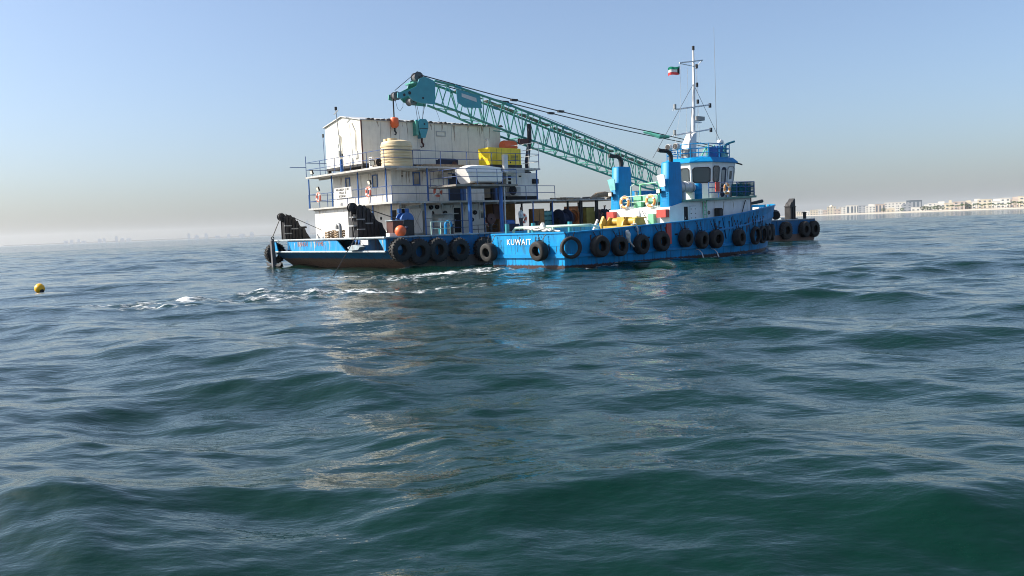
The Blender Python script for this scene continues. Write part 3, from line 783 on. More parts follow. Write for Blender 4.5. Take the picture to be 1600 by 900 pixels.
# panel seams on the white walls
for x in (5.6, 7.5, 9.4):
    MB().box(x, x + .03, 4.93, 4.95, Z2 + .05, ZR - .2).build('seam', 'slab', up)
for y in (6.9, 8.9, 10.9):
    MB().box(3.685, 3.7, y, y + .03, Z2 + .05, ZR - .2).build('seam', 'slab', up)
window(up, 'x', 3.7, 10.5, 11.0, 5.45, 6.15)
window(up, 'x', 3.7, 6.75, 7.3, 5.35, 6.1)
window(up, 'y', 4.95, 5.45, 5.9, 5.4, 6.15)
door(up, 'y', 4.95, 8.35, 9.3, Z2 + .03, 6.1, 'navy_dark', fm='post_blue')
bp_(MB().box(9.35, 9.75, 4.86, 4.93, Z2 + .03, 5.9), 'door_leaf', 'post_blue')
bp_(MB().box(7.45, 8.3, 4.45, 4.94, 5.78, 6.05), 'air_conditioner', 'slab')
for (x, z) in ((4.55, 5.95), (10.4, 5.6)):
    MB().cyl((x, 4.935, z), .06, .02, 'y', 8).build('vent', 'dark_gap', up)
# lower floor, near side
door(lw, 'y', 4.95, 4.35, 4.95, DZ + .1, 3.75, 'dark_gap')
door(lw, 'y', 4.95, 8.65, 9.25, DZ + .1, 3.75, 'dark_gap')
dl = bp_(MB().add([(5.0, 4.9, DZ + .15), (5.7, 4.45, DZ + .15), (5.7, 4.45, 3.75), (5.0, 4.9, 3.75), (5.02, 4.95, DZ + .15), (5.72, 4.5, DZ + .15), (5.72, 4.5, 3.75), (5.02, 4.95, 3.75)],
    [(0, 1, 2, 3), (4, 7, 6, 5), (0, 4, 5, 1), (1, 5, 6, 2), (2, 6, 7, 3), (3, 7, 4, 0)]), 'open_door_leaf', 'white')
for (a, b) in (((5.05, 4.87, 2.1), (5.66, 4.46, 3.7)), ((5.05, 4.87, 3.7), (5.66, 4.46, 2.1))): MB().tube([a, b], .02, 4).build('brace', 'slab', dl)
cab = bp_(MB().box(5.95, 6.5, 4.45, 4.95, DZ + .1, 3.6), 'cabinet', 'white')
for z in (2.5, 3.05): MB().box(5.97, 6.48, 4.43, 4.45, z, z + .02).build('shelf_gap', 'dark_gap', cab)
tb = bp_(MB().box(6.75, 8.0, 4.1, 4.9, 2.5, 3.05), 'work_bench', 'white')
for x in (6.8, 7.9): MB().box(x, x + .06, 4.12, 4.2, DZ + .01, 2.5).build('leg', 'grey_metal', tb)
bp_(MB().box(6.6, 8.1, 3.6, 4.95, 3.3, 3.36), 'awning_board', 'slab')
for (x, z) in ((6.75, 3.82), (7.25, 3.84), (6.8, 3.42), (7.9, 3.42), (10.5, 3.4), (10.2, 2.9)):
    v = MB().lathe([(.02, -.12), (.15, -.12), (.16, -.05), (.16, .0)], 12, (x, 4.95, z), 'y').build('fan', 'dark_gap', lw, True)
window(lw, 'y', 4.95, 11.0, 11.35, 3.0, 3.5, 'white')
# lower wall on the end, shaded corner behind the near davit
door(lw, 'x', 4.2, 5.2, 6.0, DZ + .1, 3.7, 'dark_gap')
MB().cyl((4.185, 7.3, 3.2), .12, .02, 'x', 10).build('vent', 'dark_gap', lw)
# the open part and the wing on the far end
wing = bp_(MB().box(13.55, 16.5, 4.95, 9.5, Z2 + .35, 6.25), 'wing_house', 'white')
bp_(MB().box(13.5, 16.5, 4.9, 9.5, Z2, Z2 + .35), 'wing_plinth', 'dark_gap')
for (x0, x1, z0, z1) in ((13.72, 14.0, 5.72, 6.05), (13.72, 14.0, 5.3, 5.62), (14.75, 15.0, 5.95, 6.05)):
    MB().box(x0, x1, 4.93, 4.95, z0, z1).build('vent', 'dark_gap', wing)
MB().box(16.05, 16.55, 4.75, 4.95, 5.45, 5.8).build('fan_box', 'dark_gap', wing)
MB().box(13.6, 14.6, 4.6, 4.95, Z2 + .4, 5.2).build('condenser', 'slab', wing)
MB().lathe([(.02, -.02), (.34, -.02), (.36, .02)], 16, (13.85, 4.58, 4.95), 'y').build('fan', 'dark_gap', wing)
pn = bp_(MB().box(12.5, 13.4, 5.2, 5.3, Z2, 6.2), 'dark_screen', 'navy_dark')
bp_(MB().box(12.25, 12.38, 5.1, 5.25, Z2, 6.3), 'pillar', 'dark_gap')
for x in (11.55, 12.2): bp_(MB().box(x, x + .06, 7.0, 7.06, DZ, ZR - .15), 'pillar', 'post_blue')
bp_(MB().box(13.4, 15.0, 5.8, 9.0, DZ, Z2 - .15), 'store_wall', 'brown_wood')
bp_(MB().box(12.6, 13.3, 5.4, 5.5, 2.9, 4.0), 'dark_screen', 'maroon')

# posts and rails
pst = None
def posts(spots, z0, z1, r, m):
    src = None
    for (x, y) in spots:
        if src is None:
            src = MB().tube([(0, 0, 0), (0, 0, z1 - z0)], r, 8).build('post', m, barge, True); src.location = (x, y, z0)
        else: share(src, 'post', barge, (x, y, z0))
posts([(2.46, 14.35), (2.46, 10.85), (2.46, 7.2), (2.46, 3.6)] + [(x, 3.1) for x in (5.3, 8.2, 11.1, 14.9)] + [(14.9, 13.6), (8, 13.7)], Z2, ZR - .12, .05, 'post_blue')
posts([(2.75, 3.6), (2.75, 5.9), (5.0, 3.05), (8.0, 3.05), (9.9, 3.05), (11.4, 3.05), (14.4, 3.05), (16.3, 3.05)], DZ, Z2 - .12, .05, 'post_blue')
railing(barge, [(16.5, 2.95, Z2), (2.45, 2.95, Z2), (2.45, 14.45, Z2), (7.0, 14.45, Z2)], 1.0, 1, 2.9, .022)
railing(barge, [(15.1, 3.05, ZR), (2.05, 3.05, ZR), (2.05, 13.85, ZR), (6.5, 13.85, ZR)], 1.02, 1, 2.3, .022)
railing(barge, [(15.12, 3.05, ZR), (15.12, 6.5, ZR)], 1.9, 3, 1.2, .022, 'light_metal')
bp_(MB().tube([(2.05, 13.85, ZR + 1.0), (2.05, 13.85, ZR + 1.5)], .03, 5), 'rail_spike', 'rail_blue')
bp_(MB().tube([(2.05, 13.85, ZR + .7), (1.2, 14.7, ZR + .75)], .025, 5), 'rail_boom', 'rail_blue')
# side platform for the boat
posts([(6.6, .3), (9.2, .3)], DZ, 4.98, .13, 'post_blue')
posts([(9.55, .35)], DZ, 4.98, .05, 'light_metal')
bp_(MB().box(5.3, 10.4, -.05, 3.0, 4.98, 5.1), 'boat_platform', 'deck_grey')
railing(barge, [(5.4, 2.9, 5.1), (5.4, 0, 5.1), (10.35, 0, 5.1), (10.35, 2.9, 5.1)], .98, 1, 1.7, .02)
railing(barge, [(3.55, .35, DZ), (5.0, .35, DZ)], .85, 1, .75, .028, 'rail_pale')
railing(barge, [(6.9, .6, DZ), (9.0, .6, DZ)], .55, 1, .5, .02, 'black_steel')
railing(barge, [(5.3, 2.6, DZ), (8.2, 2.6, DZ)], .9, 1, 1.4, .02, 'rail_blue')

bt = thing('rescue_boat', 'small white covered boat on the side platform of the barge', 'boat', BF, (6.45, 1.0, 5.1))
secs = [(0.0, .68, .10, 1.12), (.4, .72, .10, 1.26), (1.1, .74, .10, 1.32), (2.2, .74, .10, 1.28), (2.85, .73, .10, 1.22), (2.95, .70, .12, 1.18)]
bm = MB(); rings = []
for (x, w, zb, zt) in secs:
    zg = .78; shear = .42 if x < .3 else 0.0
    rings.append([(x, -w * .7, zb), (x, -w * .92, zb + .15 * (zg - zb)), (x, -w, zg), (x, -w * .90, zg + .04), (x, -w * .78, zt - .09), (x, 0, zt), (x, w * .78, zt - .09), (x, w * .90, zg + .04), (x, w, zg), (x, w * .92, zb + .15 * (zg - zb)), (x, w * .7, zb)])
rings = [[(p[0] + (.42 * max(0, (1.0 - p[2])) if ri == 0 else 0), p[1], p[2]) for p in r_] for ri, r_ in enumerate(rings)]
k = len(rings[0])
bm.add([p for r_ in rings for p in r_], [(i * k + j, i * k + (j + 1) % k, (i + 1) * k + (j + 1) % k, (i + 1) * k + j) for i in range(len(rings) - 1) for j in range(k)] + [tuple(range(k - 1, -1, -1)), tuple((len(rings) - 1) * k + j for j in range(k))])
bm.build('hull', 'ring_white', bt, True)
MB().tube([(s[0], -s[1] - .02, .78) for s in secs], .04, 5).build('gunwale', 'light_metal', bt)
for x in (.8, 2.2): MB().box(x, x + .15, -.5, .5, 0, .12).build('chock', 'brown_wood', bt)

# pipes, reels and deck gear
def gooseneck(x, y, h, r, m, dirx=-1, diry=0):
    pts = [(x, y, DZ), (x, y, DZ + h - .22)] + [(x + dirx * .22 * (1 - math.cos(a)), y + diry * .22 * (1 - math.cos(a)), DZ + h - .22 + .22 * math.sin(a)) for a in (.5, 1.0, 1.57, 2.1, 2.6, 3.14)]
    pts.append((pts[-1][0], pts[-1][1], pts[-1][2] - .12))
    return bp_(MB().tube(pts, r, 8), 'gooseneck_vent', m, None, True)
gooseneck(1.5, 8.2, .98, .12, 'grey_metal', 0, 1)
gooseneck(4.75, .5, .85, .09, 'blue_paint', 1, 0)
bp_(MB().cyl((4.3, .5, DZ), .07, .45, 'z', 10), 'standpipe', 'teal_blue')
wn1 = thing('anchor_winch', 'small black winch on deck beside the far davit wire', 'winch', BF, (3.0, 12.9, DZ))
MB().lathe([(.05, -.3), (.3, -.3), (.3, -.24), (.18, -.22), (.18, .22), (.3, .24), (.3, .3), (.05, .3)], 16, (0, 0, .35), 'y', True).build('drum', 'black_steel', wn1, True)
for y in (-.42, .36): MB().box(-.28, .28, y, y + .06, 0, .5).build('stand', 'black_steel', wn1)
wn2 = thing('hydraulic_winch', 'brown boxed winch with blue drum heads beside the near davit', 'winch', BF, (2.1, 2.3, DZ))
MB().box(-.35, .4, -.4, .35, 0, 1.0).build('gear_case', 'maroon', wn2)
MB().box(-.42, .46, -.46, .41, 1.0, 1.06).build('case_lid', 'gunwale', wn2)
MB().lathe([(.05, -.35), (.48, -.35), (.48, -.25), (.3, -.22), (.3, .22), (.48, .25), (.48, .35), (.05, .35)], 20, (1.15, .55, 1.05), 'y', True).build('drum', 'post_blue', wn2, True)
for x in (.75, 1.3): MB().cyl((x, .5, 1.5), .13, .28, 'z', 10).build('motor_head', 'post_blue', wn2)
for y in (0.1, .95): MB().box(.75, 1.55, y, y + .06, 0, 1.05).build('stand', 'black_steel', wn2)
bo = MB(); bo.cyl((2.0, 1.2, DZ), .13, .55, 'z', 10); bp_(bo, 'bollard', 'black_steel', None, True)
bp_(MB().box(1.1, 1.7, 1.3, 1.7, DZ + .01, DZ + .26), 'white_box', 'white')
rc = thing('rope_pile', 'heap of coiled tan rope on deck before the white cabin', 'rope', BF, (1.7, 9.4, DZ))
for (cx, cy, s) in ((0, .6, 1), (.1, -.5, .9)):
    pts = [(cx + (.34 - .04 * math.sin(3 * a)) * s * math.cos(a), cy + (.42 + .05 * math.cos(2 * a)) * s * math.sin(a), .05 + .035 * a / 1.4 + .04 * math.sin(5 * a)) for a in [k * .35 for k in range(56)]]
    MB().tube(pts, .055, 5).build('coil', 'rope_brown', rc)
fb = thing('fender_ball', 'bright orange-red ball float at the barge deck edge', 'float', BF, (1.3, .35, DZ))
MB().ball((0, 0, .35), .35, 20, 12).build('float_body', 'orange', fb, True)
MB().cyl((.3, -.1, .52), .13, .12, 'x', 10).build('eye_boss', 'navy_dark', fb)
hr = thing('hose_reel', 'round brown hose reel standing by the lower rail under the platform', 'reel', BF, (9.6, 2.0, DZ))
MB().lathe([(.06, -.12), (.36, -.12), (.36, -.08), (.22, -.06), (.22, .06), (.36, .08), (.36, .12), (.06, .12)], 20, (0, 0, .95), 'y', True).build('reel', 'maroon', hr, True)
MB().box(-.08, .08, -.08, .08, 0, .6).build('stand', 'black_steel', hr)
mc = thing('deck_pump', 'dark blue pump set on deck beside the platform pillar', 'pump', BF, (11.0, 1.6, DZ))
MB().box(-.5, .5, -.3, .3, .1, .55).build('engine', 'navy_dark', mc)
MB().cyl((-.45, 0, .62), .22, .7, 'x', 12).build('tank', 'post_blue', mc, True)
MB().cyl((.5, 0, .35), .2, .2, 'x', 12).build('pump_case', 'post_blue', mc, True)
MB().box(-.55, .6, -.33, .33, 0, .1).build('skid', 'black_steel', mc)
for (x, y) in ((5.4, .8), (12.6, .7), (20, .6), (41, 1.2), (46.0, .6), (46.2, 3.6)):
    b_ = bp_(MB().cyl((x, y, DZ), .15, .6, 'z', 10), 'bollard', 'black_steel', None, True)
    MB().cyl((x, y, DZ + .6), .2, .08, 'z', 10).build('bollard_cap', 'black_steel', b_)
bp_(MB().box(40, 41.2, 2.5, 3.6, DZ, DZ + .9), 'hatch', 'maroon')
for k in range(7):
    r_ = bp_(MB().box(43.4 + .4 * k, 43.75 + .4 * k, 1.4 + .3 * (k % 3), 2.0 + .3 * (k % 3), DZ + .01, DZ + .15 + .06 * (k % 2)), 'timber', 'gunwale')

# --- sign board
sg = thing('name_board', 'white board lettered ARABIAN GULF PEARL II KUWAIT on the upper rail', 'sign', BF, (2.38, 9.15, 4.7))
MB().box(-.02, .02, -1.2, 1.2, 0, .72).build('board', 'white', sg)
for k, tx in enumerate(('ARABIAN GULF', 'PEARL II', 'KUWAIT')):
    text_mesh(tx, .26, 'lettering', 'ink', sg, (-.03, 0, .58 - .23 * k), (R(90), 0, R(-90)), .004, 1.05)
bp_(MB().add([(2.42, 8.0, 4.68), (2.42, 10.3, 4.68), (2.42, 10.3, 4.25), (2.42, 8.0, 4.25)], [(0, 1, 2, 3)]), 'rail_cloth', 'white') if False else None

# --- life rings on the barge
life_ring(BF, (2.36, 12.75, 4.93), math.pi, 'red life ring on the upper rail nearest the barge far corner', group='life rings on the barge')
life_ring(BF, (2.36, 5.7, 4.93), math.pi, 'red life ring on the upper rail right of the lettered board', group='life rings on the barge')
life_ring(BF, (5.95, 2.88, 4.78), -math.pi / 2, 'red life ring on the upper side rail below the window', group='life rings on the barge')
life_ring(BF, (9.9, 2.5, 2.75), -math.pi / 2, 'red and white life ring on the lower side between blue pillars', group='life rings on the barge')
life_ring(BF, (13.1, 2.7, 2.85), -math.pi / 2, 'life ring hung before the brown cabinet under the canopy', group='life rings on the barge')
life_ring(BF, (21.4, 2.6, 2.95), -math.pi / 2, 'dark red life ring before the maroon drums by the tug funnel', group='life rings on the barge')

# --- floodlights
def flood(parent, x, y, z, rz, m='black_steel'):
    f = MB().box(-.04, .06, -.17, .17, -.15, .15).build('floodlight', m, parent)
    f.location = (x, y, z); f.rotation_euler = (0, R(-15), rz)
    MB().box(-.052, -.042, -.14, .14, -.12, .12).build('lens', 'lamp_lens', f)
    MB().tube([(.02, 0, -.15), (.02, 0, -.42)], .02, 4).build('bracket', m, f)
    return f
flood(barge, 2.42, 12.9, 5.55, 0); flood(barge, 2.42, 5.65, 5.55, 0); flood(barge, 2.1, 13.1, ZR + .3, 0); flood(barge, 2.3, 4.9, ZR + .33, .6)
posts([(2.43, 12.75), (2.43, 5.6)], Z2, 5.3, .025, 'rail_blue')

# --- on the roof
ca = thing('portable_cabin', 'big cream gable-roofed cabin raised on the barge roof', 'cabin', BF, (3.0, 7.35, ZR))
CL, CW = 12.1, 5.1
e, rg_ = 3.42, 3.9
wl = MB()
wl.prism([(0, .5), (CW, .5), (CW, e), (CW / 2, rg_), (0, e)], 'x', 0, CL)
wl = wl.build('wall', 'cabin_cream', ca)
ro = MB()
for sgn in (0, 1):
    y0, y1 = (-.12, CW / 2) if sgn == 0 else (CW / 2, CW + .12)
    z0, z1 = (e - .02, rg_) if sgn == 0 else (rg_, e - .02)
    ro.prism([(y0, z0 + .01), (y1, z1 + .01), (y1, z1 + .07), (y0, z0 + .07)], 'x', -.12, CL + .1)
ro.build('roof', 'light_metal', ca)
for k in range(30):
    x = .3 + k * .4 + random.uniform(-.1, .1)
    MB().prism([(x, e + .02), (x + random.uniform(.25, .5), e + .03), (x + random.uniform(.15, .3), e + random.uniform(.08, .2)), (x, e + .10)], 'y', -.16, .25).build('eave_scrap', 'roof_tin', ca)
for x in (1.5, 3.0, 4.5, 6.0, 7.5, 9.0, 10.5): MB().box(x, x + .035, -.012, 0, .55, e - .05).build('panel_joint', 'slab', wl)
for y in (1.3, 2.6, 3.9): MB().box(-.012, 0, y, y + .035, .55, e).build('panel_joint', 'ring_white', wl)
MB().box(-.03, .06, -.03, .03, .5, e).build('corner_trim', 'maroon', wl)
MB().box(-.03, CL, -.03, CW + .03, .34, .5).build('base_frame', 'black_steel', ca)
for x in (0, 3.9, 7.8, 11.6):
    for y in (.05, CW - .25): MB().box(x, x + .22, y, y + .2, 0, .34).build('leg', 'black_steel', ca)
MB().tube([(-.06, 2.55, .35), (-.1, 2.75, 1.1), (-.06, 2.8, 2.6), (-.06, 2.9, 2.7), (-.07, 2.95, .8), (-.3, 2.5, .1)], .035, 6).build('conduit', 'cabin_cream', ca)
MB().tube([(-.05, .75, .8), (-.05, .75, 2.75), (-.05, 1.15, 3.35)], .03, 5).build('conduit', 'slab', ca)
MB().box(-.06, 0, .55, .8, .9, 1.4).build('switch_box', 'slab', ca)
window(wl, 'y', 0, 6.2, 6.9, 2.6, 2.85, 'slab', pane='cabin_cream')
# mast with camera on the cabin end
ms = thing('antenna_mast', 'thin leaning pole with camera arm before the cream cabin', 'mast', BF, (2.35, 9.1, ZR))
MB().tube([(0, 0, 0), (0, .0, .9)], .11, 8).build('socket', 'post_blue', ms)
MB().tube([(0, 0, .9), (.0, .12, 2.2), (0, .42, 4.3)], .03, 6).build('pole', 'grey_metal', ms)
MB().tube([(0, .7, 4.05), (0, .1, 4.25)], .035, 5).build('cross_arm', 'light_metal', ms)
MB().cyl((0, .40, 4.3), .09, .22, 'z', 10).build('beacon', 'black_steel', ms)
MB().box(-.1, .1, .05, .2, 1.1, 1.5).build('camera_box', 'grey_metal', ms)
for (y, h, nm) in ((11.2, 2.6, 'left'), (8.6, 1.0, 'r')):
    w_ = bp_(MB().tube([(2.2, y, ZR), (2.2, y + .08, ZR + h)], .018, 4), 'whip_aerial', 'rail_blue')
    MB().box(2.16, 2.24, y + .02, y + .12, ZR + h, ZR + h + .25).build('aerial_tip', 'black_steel', w_)
tk = thing('water_tank', 'beige ribbed plastic water tank at the roof corner', 'tank', BF, (3.7, 4.15, ZR))
prof = [(.01, 0), (1.0, 0)]
for k in range(7): prof += [(1.0, .06 + k * .2), (1.04, .09 + k * .2), (1.04, .19 + k * .2), (1.0, .22 + k * .2)]
prof += [(1.0, 1.5), (.95, 1.62), (.5, 1.74), (.3, 1.76), (.01, 1.76)]
MB().lathe(prof, 32).build('tank_body', 'tank_beige', tk, True)
MB().cyl((-.35, -.1, 1.68), .32, .16, 'z', 16).build('lid', 'tank_beige', tk, True)
MB().box(-.75, -.55, .1, .35, 1.6, 1.82).build('lug', 'tank_beige', tk)
ac = thing('air_conditioner', 'white outdoor air conditioner unit on the roof beside the beige tank', 'air conditioner', BF, (3.25, 6.5, ZR))
MB().box(-.15, .85, -.2, .2, .12, .85).build('case', 'white', ac)
MB().lathe([(.02, -.22), (.27, -.22), (.28, -.2)], 16, (.42, 0, .48), 'y').build('fan', 'dark_gap', ac)
for z in (.25, .37, .49, .61, .73): MB().box(-.16, -.15, -.16, .16, z, z + .05).build('louvre', 'dark_gap', ac)
for x in (0, .7): MB().box(x, x + .06, -.18, .18, 0, .12).build('foot', 'black_steel', ac)
gn = thing('generator', 'yellow generator set in canopy housing at the roof edge', 'generator', BF, (10.95, 3.5, ZR))
MB().prism([(0, .25), (2.85, .25), (2.85, 1.42), (0, 1.45)], 'y', 0, 1.3).build('housing', 'gen_yellow', gn)
MB().box(-.03, 2.9, -.03, 1.33, 0, .25).build('skid', 'black_steel', gn)
for (x0, x1) in ((1.15, 1.75), (1.95, 2.6)):
    v = MB().box(x0, x1, -.015, 0, .55, .95).build('louvre', 'olive', gn)
    for z in (.6, .7, .8, .9): MB().box(x0, x1, -.03, -.015, z, z + .025).build('slat', 'gen_yellow', v)
for x in (.6, 1.05, 1.85, 2.7): MB().box(x, x + .02, -.012, 0, .3, 1.38).build('door_joint', 'olive', gn)
MB().cyl((1.85, -.02, .42), .05, .04, 'y', 8).build('lock', 'black_steel', gn)
MB().tube([(.5, .8, 1.45), (.5, .8, 1.95), (.38, .8, 2.1), (.25, .8, 2.0)], .07, 8).build('exhaust', 'ring_white', gn, True)
bp_(MB().box(11.6, 11.95, 2.75, 3.0, 6.1, 7.35), 'duct_post', 'light_metal')
bp_(MB().box(11.95, 13.6, 2.9, 3.05, 6.1, ZR - .13), 'cable_tray', 'grey_metal')
eq = thing('compressor', 'dark hose-strewn compressor on the roof between tank and generator', 'machine', BF, (8.9, 5.6, ZR))
MB().box(-.9, .6, -.3, .3, .15, .7).build('frame', 'navy_dark', eq)
MB().cyl((-.8, 0, .55), .25, 1.3, 'x', 12).build('receiver', 'black_steel', eq, True)
MB().cyl((.25, -.35, .35), .22, .5, 'y', 12).build('motor', 'maroon', eq, True)
for x in (-.85, .45): MB().box(x, x + .1, -.32, .32, 0, .15).build('foot', 'black_steel', eq)
hp = thing('timber_stack', 'pile of tan planks lying along the roof edge', 'timber', BF, (6.2, 4.0, ZR))
for k in range(9):
    MB().box(-.9 + .1 * (k % 3), 2.6 - .15 * (k % 4), -.35 + .22 * (k % 4), -.15 + .22 * (k % 4), .002 + .07 * (k // 4), .065 + .07 * (k // 4)).build('plank', 'rope_brown', hp)
frm = thing('pipe_frame', 'thin grey pipe frame standing against the cabin wall', 'frame', BF, (5.3, 6.9, ZR))
MB().tube([(0, 0, 1.55), (2.1, 0, 1.5), (2.1, 0, 0)], .03, 5).build('pipe', 'grey_metal', frm)
MB().tube([(0, 0, 0), (0, 0, 1.55)], .03, 5).build('pipe', 'grey_metal', frm)
orr = thing('orange_life_raft', 'orange life raft bundle on a rack behind the generator', 'life raft', BF, (15.3, 6.6, ZR))
MB().lathe([(.01, 0), (.36, .02), (.42, .2), (.42, 1.1), (.36, 1.28), (.01, 1.3)], 16, (-.7, 0, 1.95), 'x').build('bundle', 'orange', orr, True)
for x in (-.5, .4): MB().box(x, x + .07, -.3, .3, 0, 1.55).build('rack_leg', 'black_steel', orr)
MB().box(-.75, .7, -.35, .35, 1.5, 1.56).build('rack_top', 'black_steel', orr)
br = thing('boom_rest', 'black slanted post on the barge roof end propping the crane boom', 'post', BF, (16.2, 5.6, Z2))
MB().tube([(0, 0, 2.1), (.15, .2, 3.0), (.75, .5, 4.6), (.85, .6, 5.9)], .17, 8).build('prop', 'black_steel', br)
MB().box(-.2, .2, -.2, .2, 2.05, 2.2).build('foot_plate', 'black_steel', br)
MB().box(-.35, .85, .4, .6, 4.35, 4.75).build('cradle', 'maroon', br)

# --- canopy over the mid deck and what stands beneath
cp = bp_(MB().box(16.62, 24.0, 2.9, 8.0, Z2 - .1, Z2 - .04), 'canopy', 'slab')
for k in range(26):
    x = random.uniform(17, 23.5); y = random.uniform(3, 4.2)
    MB().box(x, x + random.uniform(.4, 1.6), y, y + random.uniform(.1, .3), Z2 - .035, Z2 + random.uniform(.02, .2)).build('plank', random.choice(['rope_brown', 'deck_grey', 'slab']), cp)
hp = MB()
pts = [(20.5, 3.3, Z2), (21.3, 3.4, Z2 + .3), (22.3, 3.4, Z2 + .38), (23.4, 3.2, Z2 + .15), (24.0, 3.0, Z2)]
hp.tube(pts, [.12, .2, .22, .18, .1], 7); hp.build('tarpaulin_roll', 'rope_brown', cp, True)
posts([(18.0, 3.2), (19.3, 3.2), (19.65, 3.4), (21.0, 3.2), (21.35, 3.4), (23.6, 3.2), (17.2, 7.6), (20.3, 7.6), (23.4, 7.6)], DZ, Z2 - .1, .08, 'black_steel')
pk = thing('plywood_locker', 'tall brown plywood locker beneath the end of the upper deck', 'locker', BF, (15.2, 3.6, DZ))
MB().box(-.5, .5, -.3, .3, .05, 1.6).build('case', 'brown_wood', pk); MB().box(-.01, .01, -.315, -.3, .1, 1.55).build('door_gap', 'dark_gap', pk)
cr = thing('crate_stack', 'stack of pale teal crates on the barge mid deck', 'crates', BF, (16.6, 4.4, DZ))
for k in range(4):
    q = MB().box(-.7 + .05 * (k % 2), .6 + .05 * (k % 2), -.4, .4, .02 + .36 * k, .30 + .36 * k).build('crate', 'teal_pale', cr)
    for x in (-.5, 0, .45): MB().box(x, x + .12, -.38, .38, .30 + .36 * k, .38 + .36 * k).build('slat', 'teal_blue', q)
dw = thing('cable_drum', 'big black cable drum next to the teal crates', 'drum', BF, (17.5, 3.3, DZ))
MB().lathe([(.1, -.45), (.75, -.45), (.75, -.35), (.45, -.33), (.45, .33), (.75, .35), (.75, .45), (.1, .45)], 22, (0, 0, .78), 'x', True).build('drum', 'navy_dark', dw, True)
for x in (-.6, .52): MB().prism([(-.5, 0), (.5, 0), (.08, .85), (-.08, .85)], 'x', x, x + .08).build('stand', 'black_steel', dw)
ow = thing('deck_winch', 'rusty orange deck winch with round side guard under the canopy', 'winch', BF, (19.3, 4.2, DZ))
MB().lathe([(.55, -.1), (.72, -.1), (.74, 0), (.72, .1), (.55, .1)], 24, (-.35, -.5, .9), 'y', True).build('guard', 'orange_dull', ow, True)
MB().box(-1.1, 1.1, -.4, .6, 0, .25).build('bed', 'orange_dull', ow)
MB().cyl((-.35, -.4, .9), .4, .9, 'y', 18).build('drum', 'maroon', ow, True)
MB().box(.2, 1.1, -.35, .5, .25, 1.05).build('gearbox', 'orange_dull', ow)
MB().box(-.1, .75, .0, .7, 1.05, 1.75).build('power_pack', 'orange_dull', ow)
yc = thing('olive_cabinet', 'olive yellow cabinet under the canopy behind the man in navy', 'cabinet', BF, (20.6, 3.7, DZ))
MB().box(-.45, .45, -.3, .3, .05, 1.6).build('case', 'olive', yc); MB().box(-.46, .46, -.31, .31, 1.6, 1.66).build('lid', 'black_steel', yc)
for k, (x, y, lab) in enumerate(((21.9, 3.6, 'left'), (23.0, 3.3, 'right'))):
    md = thing('maroon_drum', f'upright dark maroon reel by the tug funnel, {lab} one of the pair', 'drum', BF, (x, y, DZ), 0, 'maroon reels under the canopy end')
    MB().lathe([(.05, -.25), (.62, -.25), (.62, -.18), (.4, -.15), (.4, .15), (.62, .18), (.62, .25), (.05, .25)], 20, (0, 0, .85), 'y', True).build('reel', 'maroon', md, True)
    MB().box(-.3, .3, -.3, .3, 0, .3).build('stand', 'black_steel', md)
# --- tyres of the barge
for (x, z, lab) in ((.82, 1.15, 'under the orange ball float, nearest the end'), (2.15, 1.0, 'second along the side from the end'), (3.5, 1.03, 'third along the side from the end'), (5.15, .98, 'fourth along the side, set apart from the three'), (7.2, .92, 'at the tug stern, edge-on beside the blue transom')):
    tyre('tractor', BF, (x, -.3, z), -math.pi / 2, 'lugged black tractor tyre on the barge, ' + lab, 'tyres on the barge side', DZ, 0, x)
tyre('tractor', BF, (.2, BW + .25, 1.0), math.pi / 2, 'tractor tyre hanging off the far left corner of the barge', 'tyres on the barge side', DZ, 0, .5)
for (x, z, lab) in ((41.6, 1.0, 'just past the tug bow'), (44.6, 1.0, 'in the middle of the far hull'), (46.2, 1.0, 'near the far end')):
    tyre('tractor', BF, (x, -.22, z), -math.pi / 2, 'black tyre on the far part of the barge, ' + lab, 'tyres on the barge side', DZ, 0, x)
tyre('tractor', BF, (BL + .1, 1.6, 1.05), 0, 'black tyre on the very end of the barge at right', 'tyres on the barge side', DZ, 0, .2)

for k in range(26):
    x = random.uniform(.4, 40); stain(HB, 'y', 0, x, random.uniform(1.2, 1.85), random.uniform(.05, .2), random.uniform(.4, 1.1), 'rust_stain')
for (y, z, w, h) in ((12.1, 1.75, .12, .5), (11.3, 1.8, .3, .6), (9.6, 1.8, .16, .55), (9.1, 1.8, .3, .62), (7.6, 1.75, .1, .5), (7.0, 1.8, .14, .6), (.3, 1.8, .12, .6)):
    stain(HB, 'x', -.004, y, z, w, h, 'gunwale')
for k in range(16):
    stain(up, 'y', 4.95, random.uniform(3.9, 11.3), ZR - .14, random.uniform(.04, .14), random.uniform(.3, 1.1), 'wall_stain')
    stain(lw, 'y', 4.95, random.uniform(4.4, 11.3), Z2 - .14, random.uniform(.04, .12), random.uniform(.3, 1.0), 'wall_stain')
for k in range(8):
    stain(up, 'x', 3.7, random.uniform(5.2, 12.7), ZR - .14, random.uniform(.04, .12), random.uniform(.3, .9), 'wall_stain')
    stain(blk, 'x', 2.7, random.uniform(9.4, 13.9), Z2 - .2, random.uniform(.04, .12), random.uniform(.2, .8), 'wall_stain')
for k in range(14):
    stain(wl, 'y', 0, random.uniform(.3, 11.8), e - .05, random.uniform(.05, .2), random.uniform(.3, 1.4), 'wall_stain')

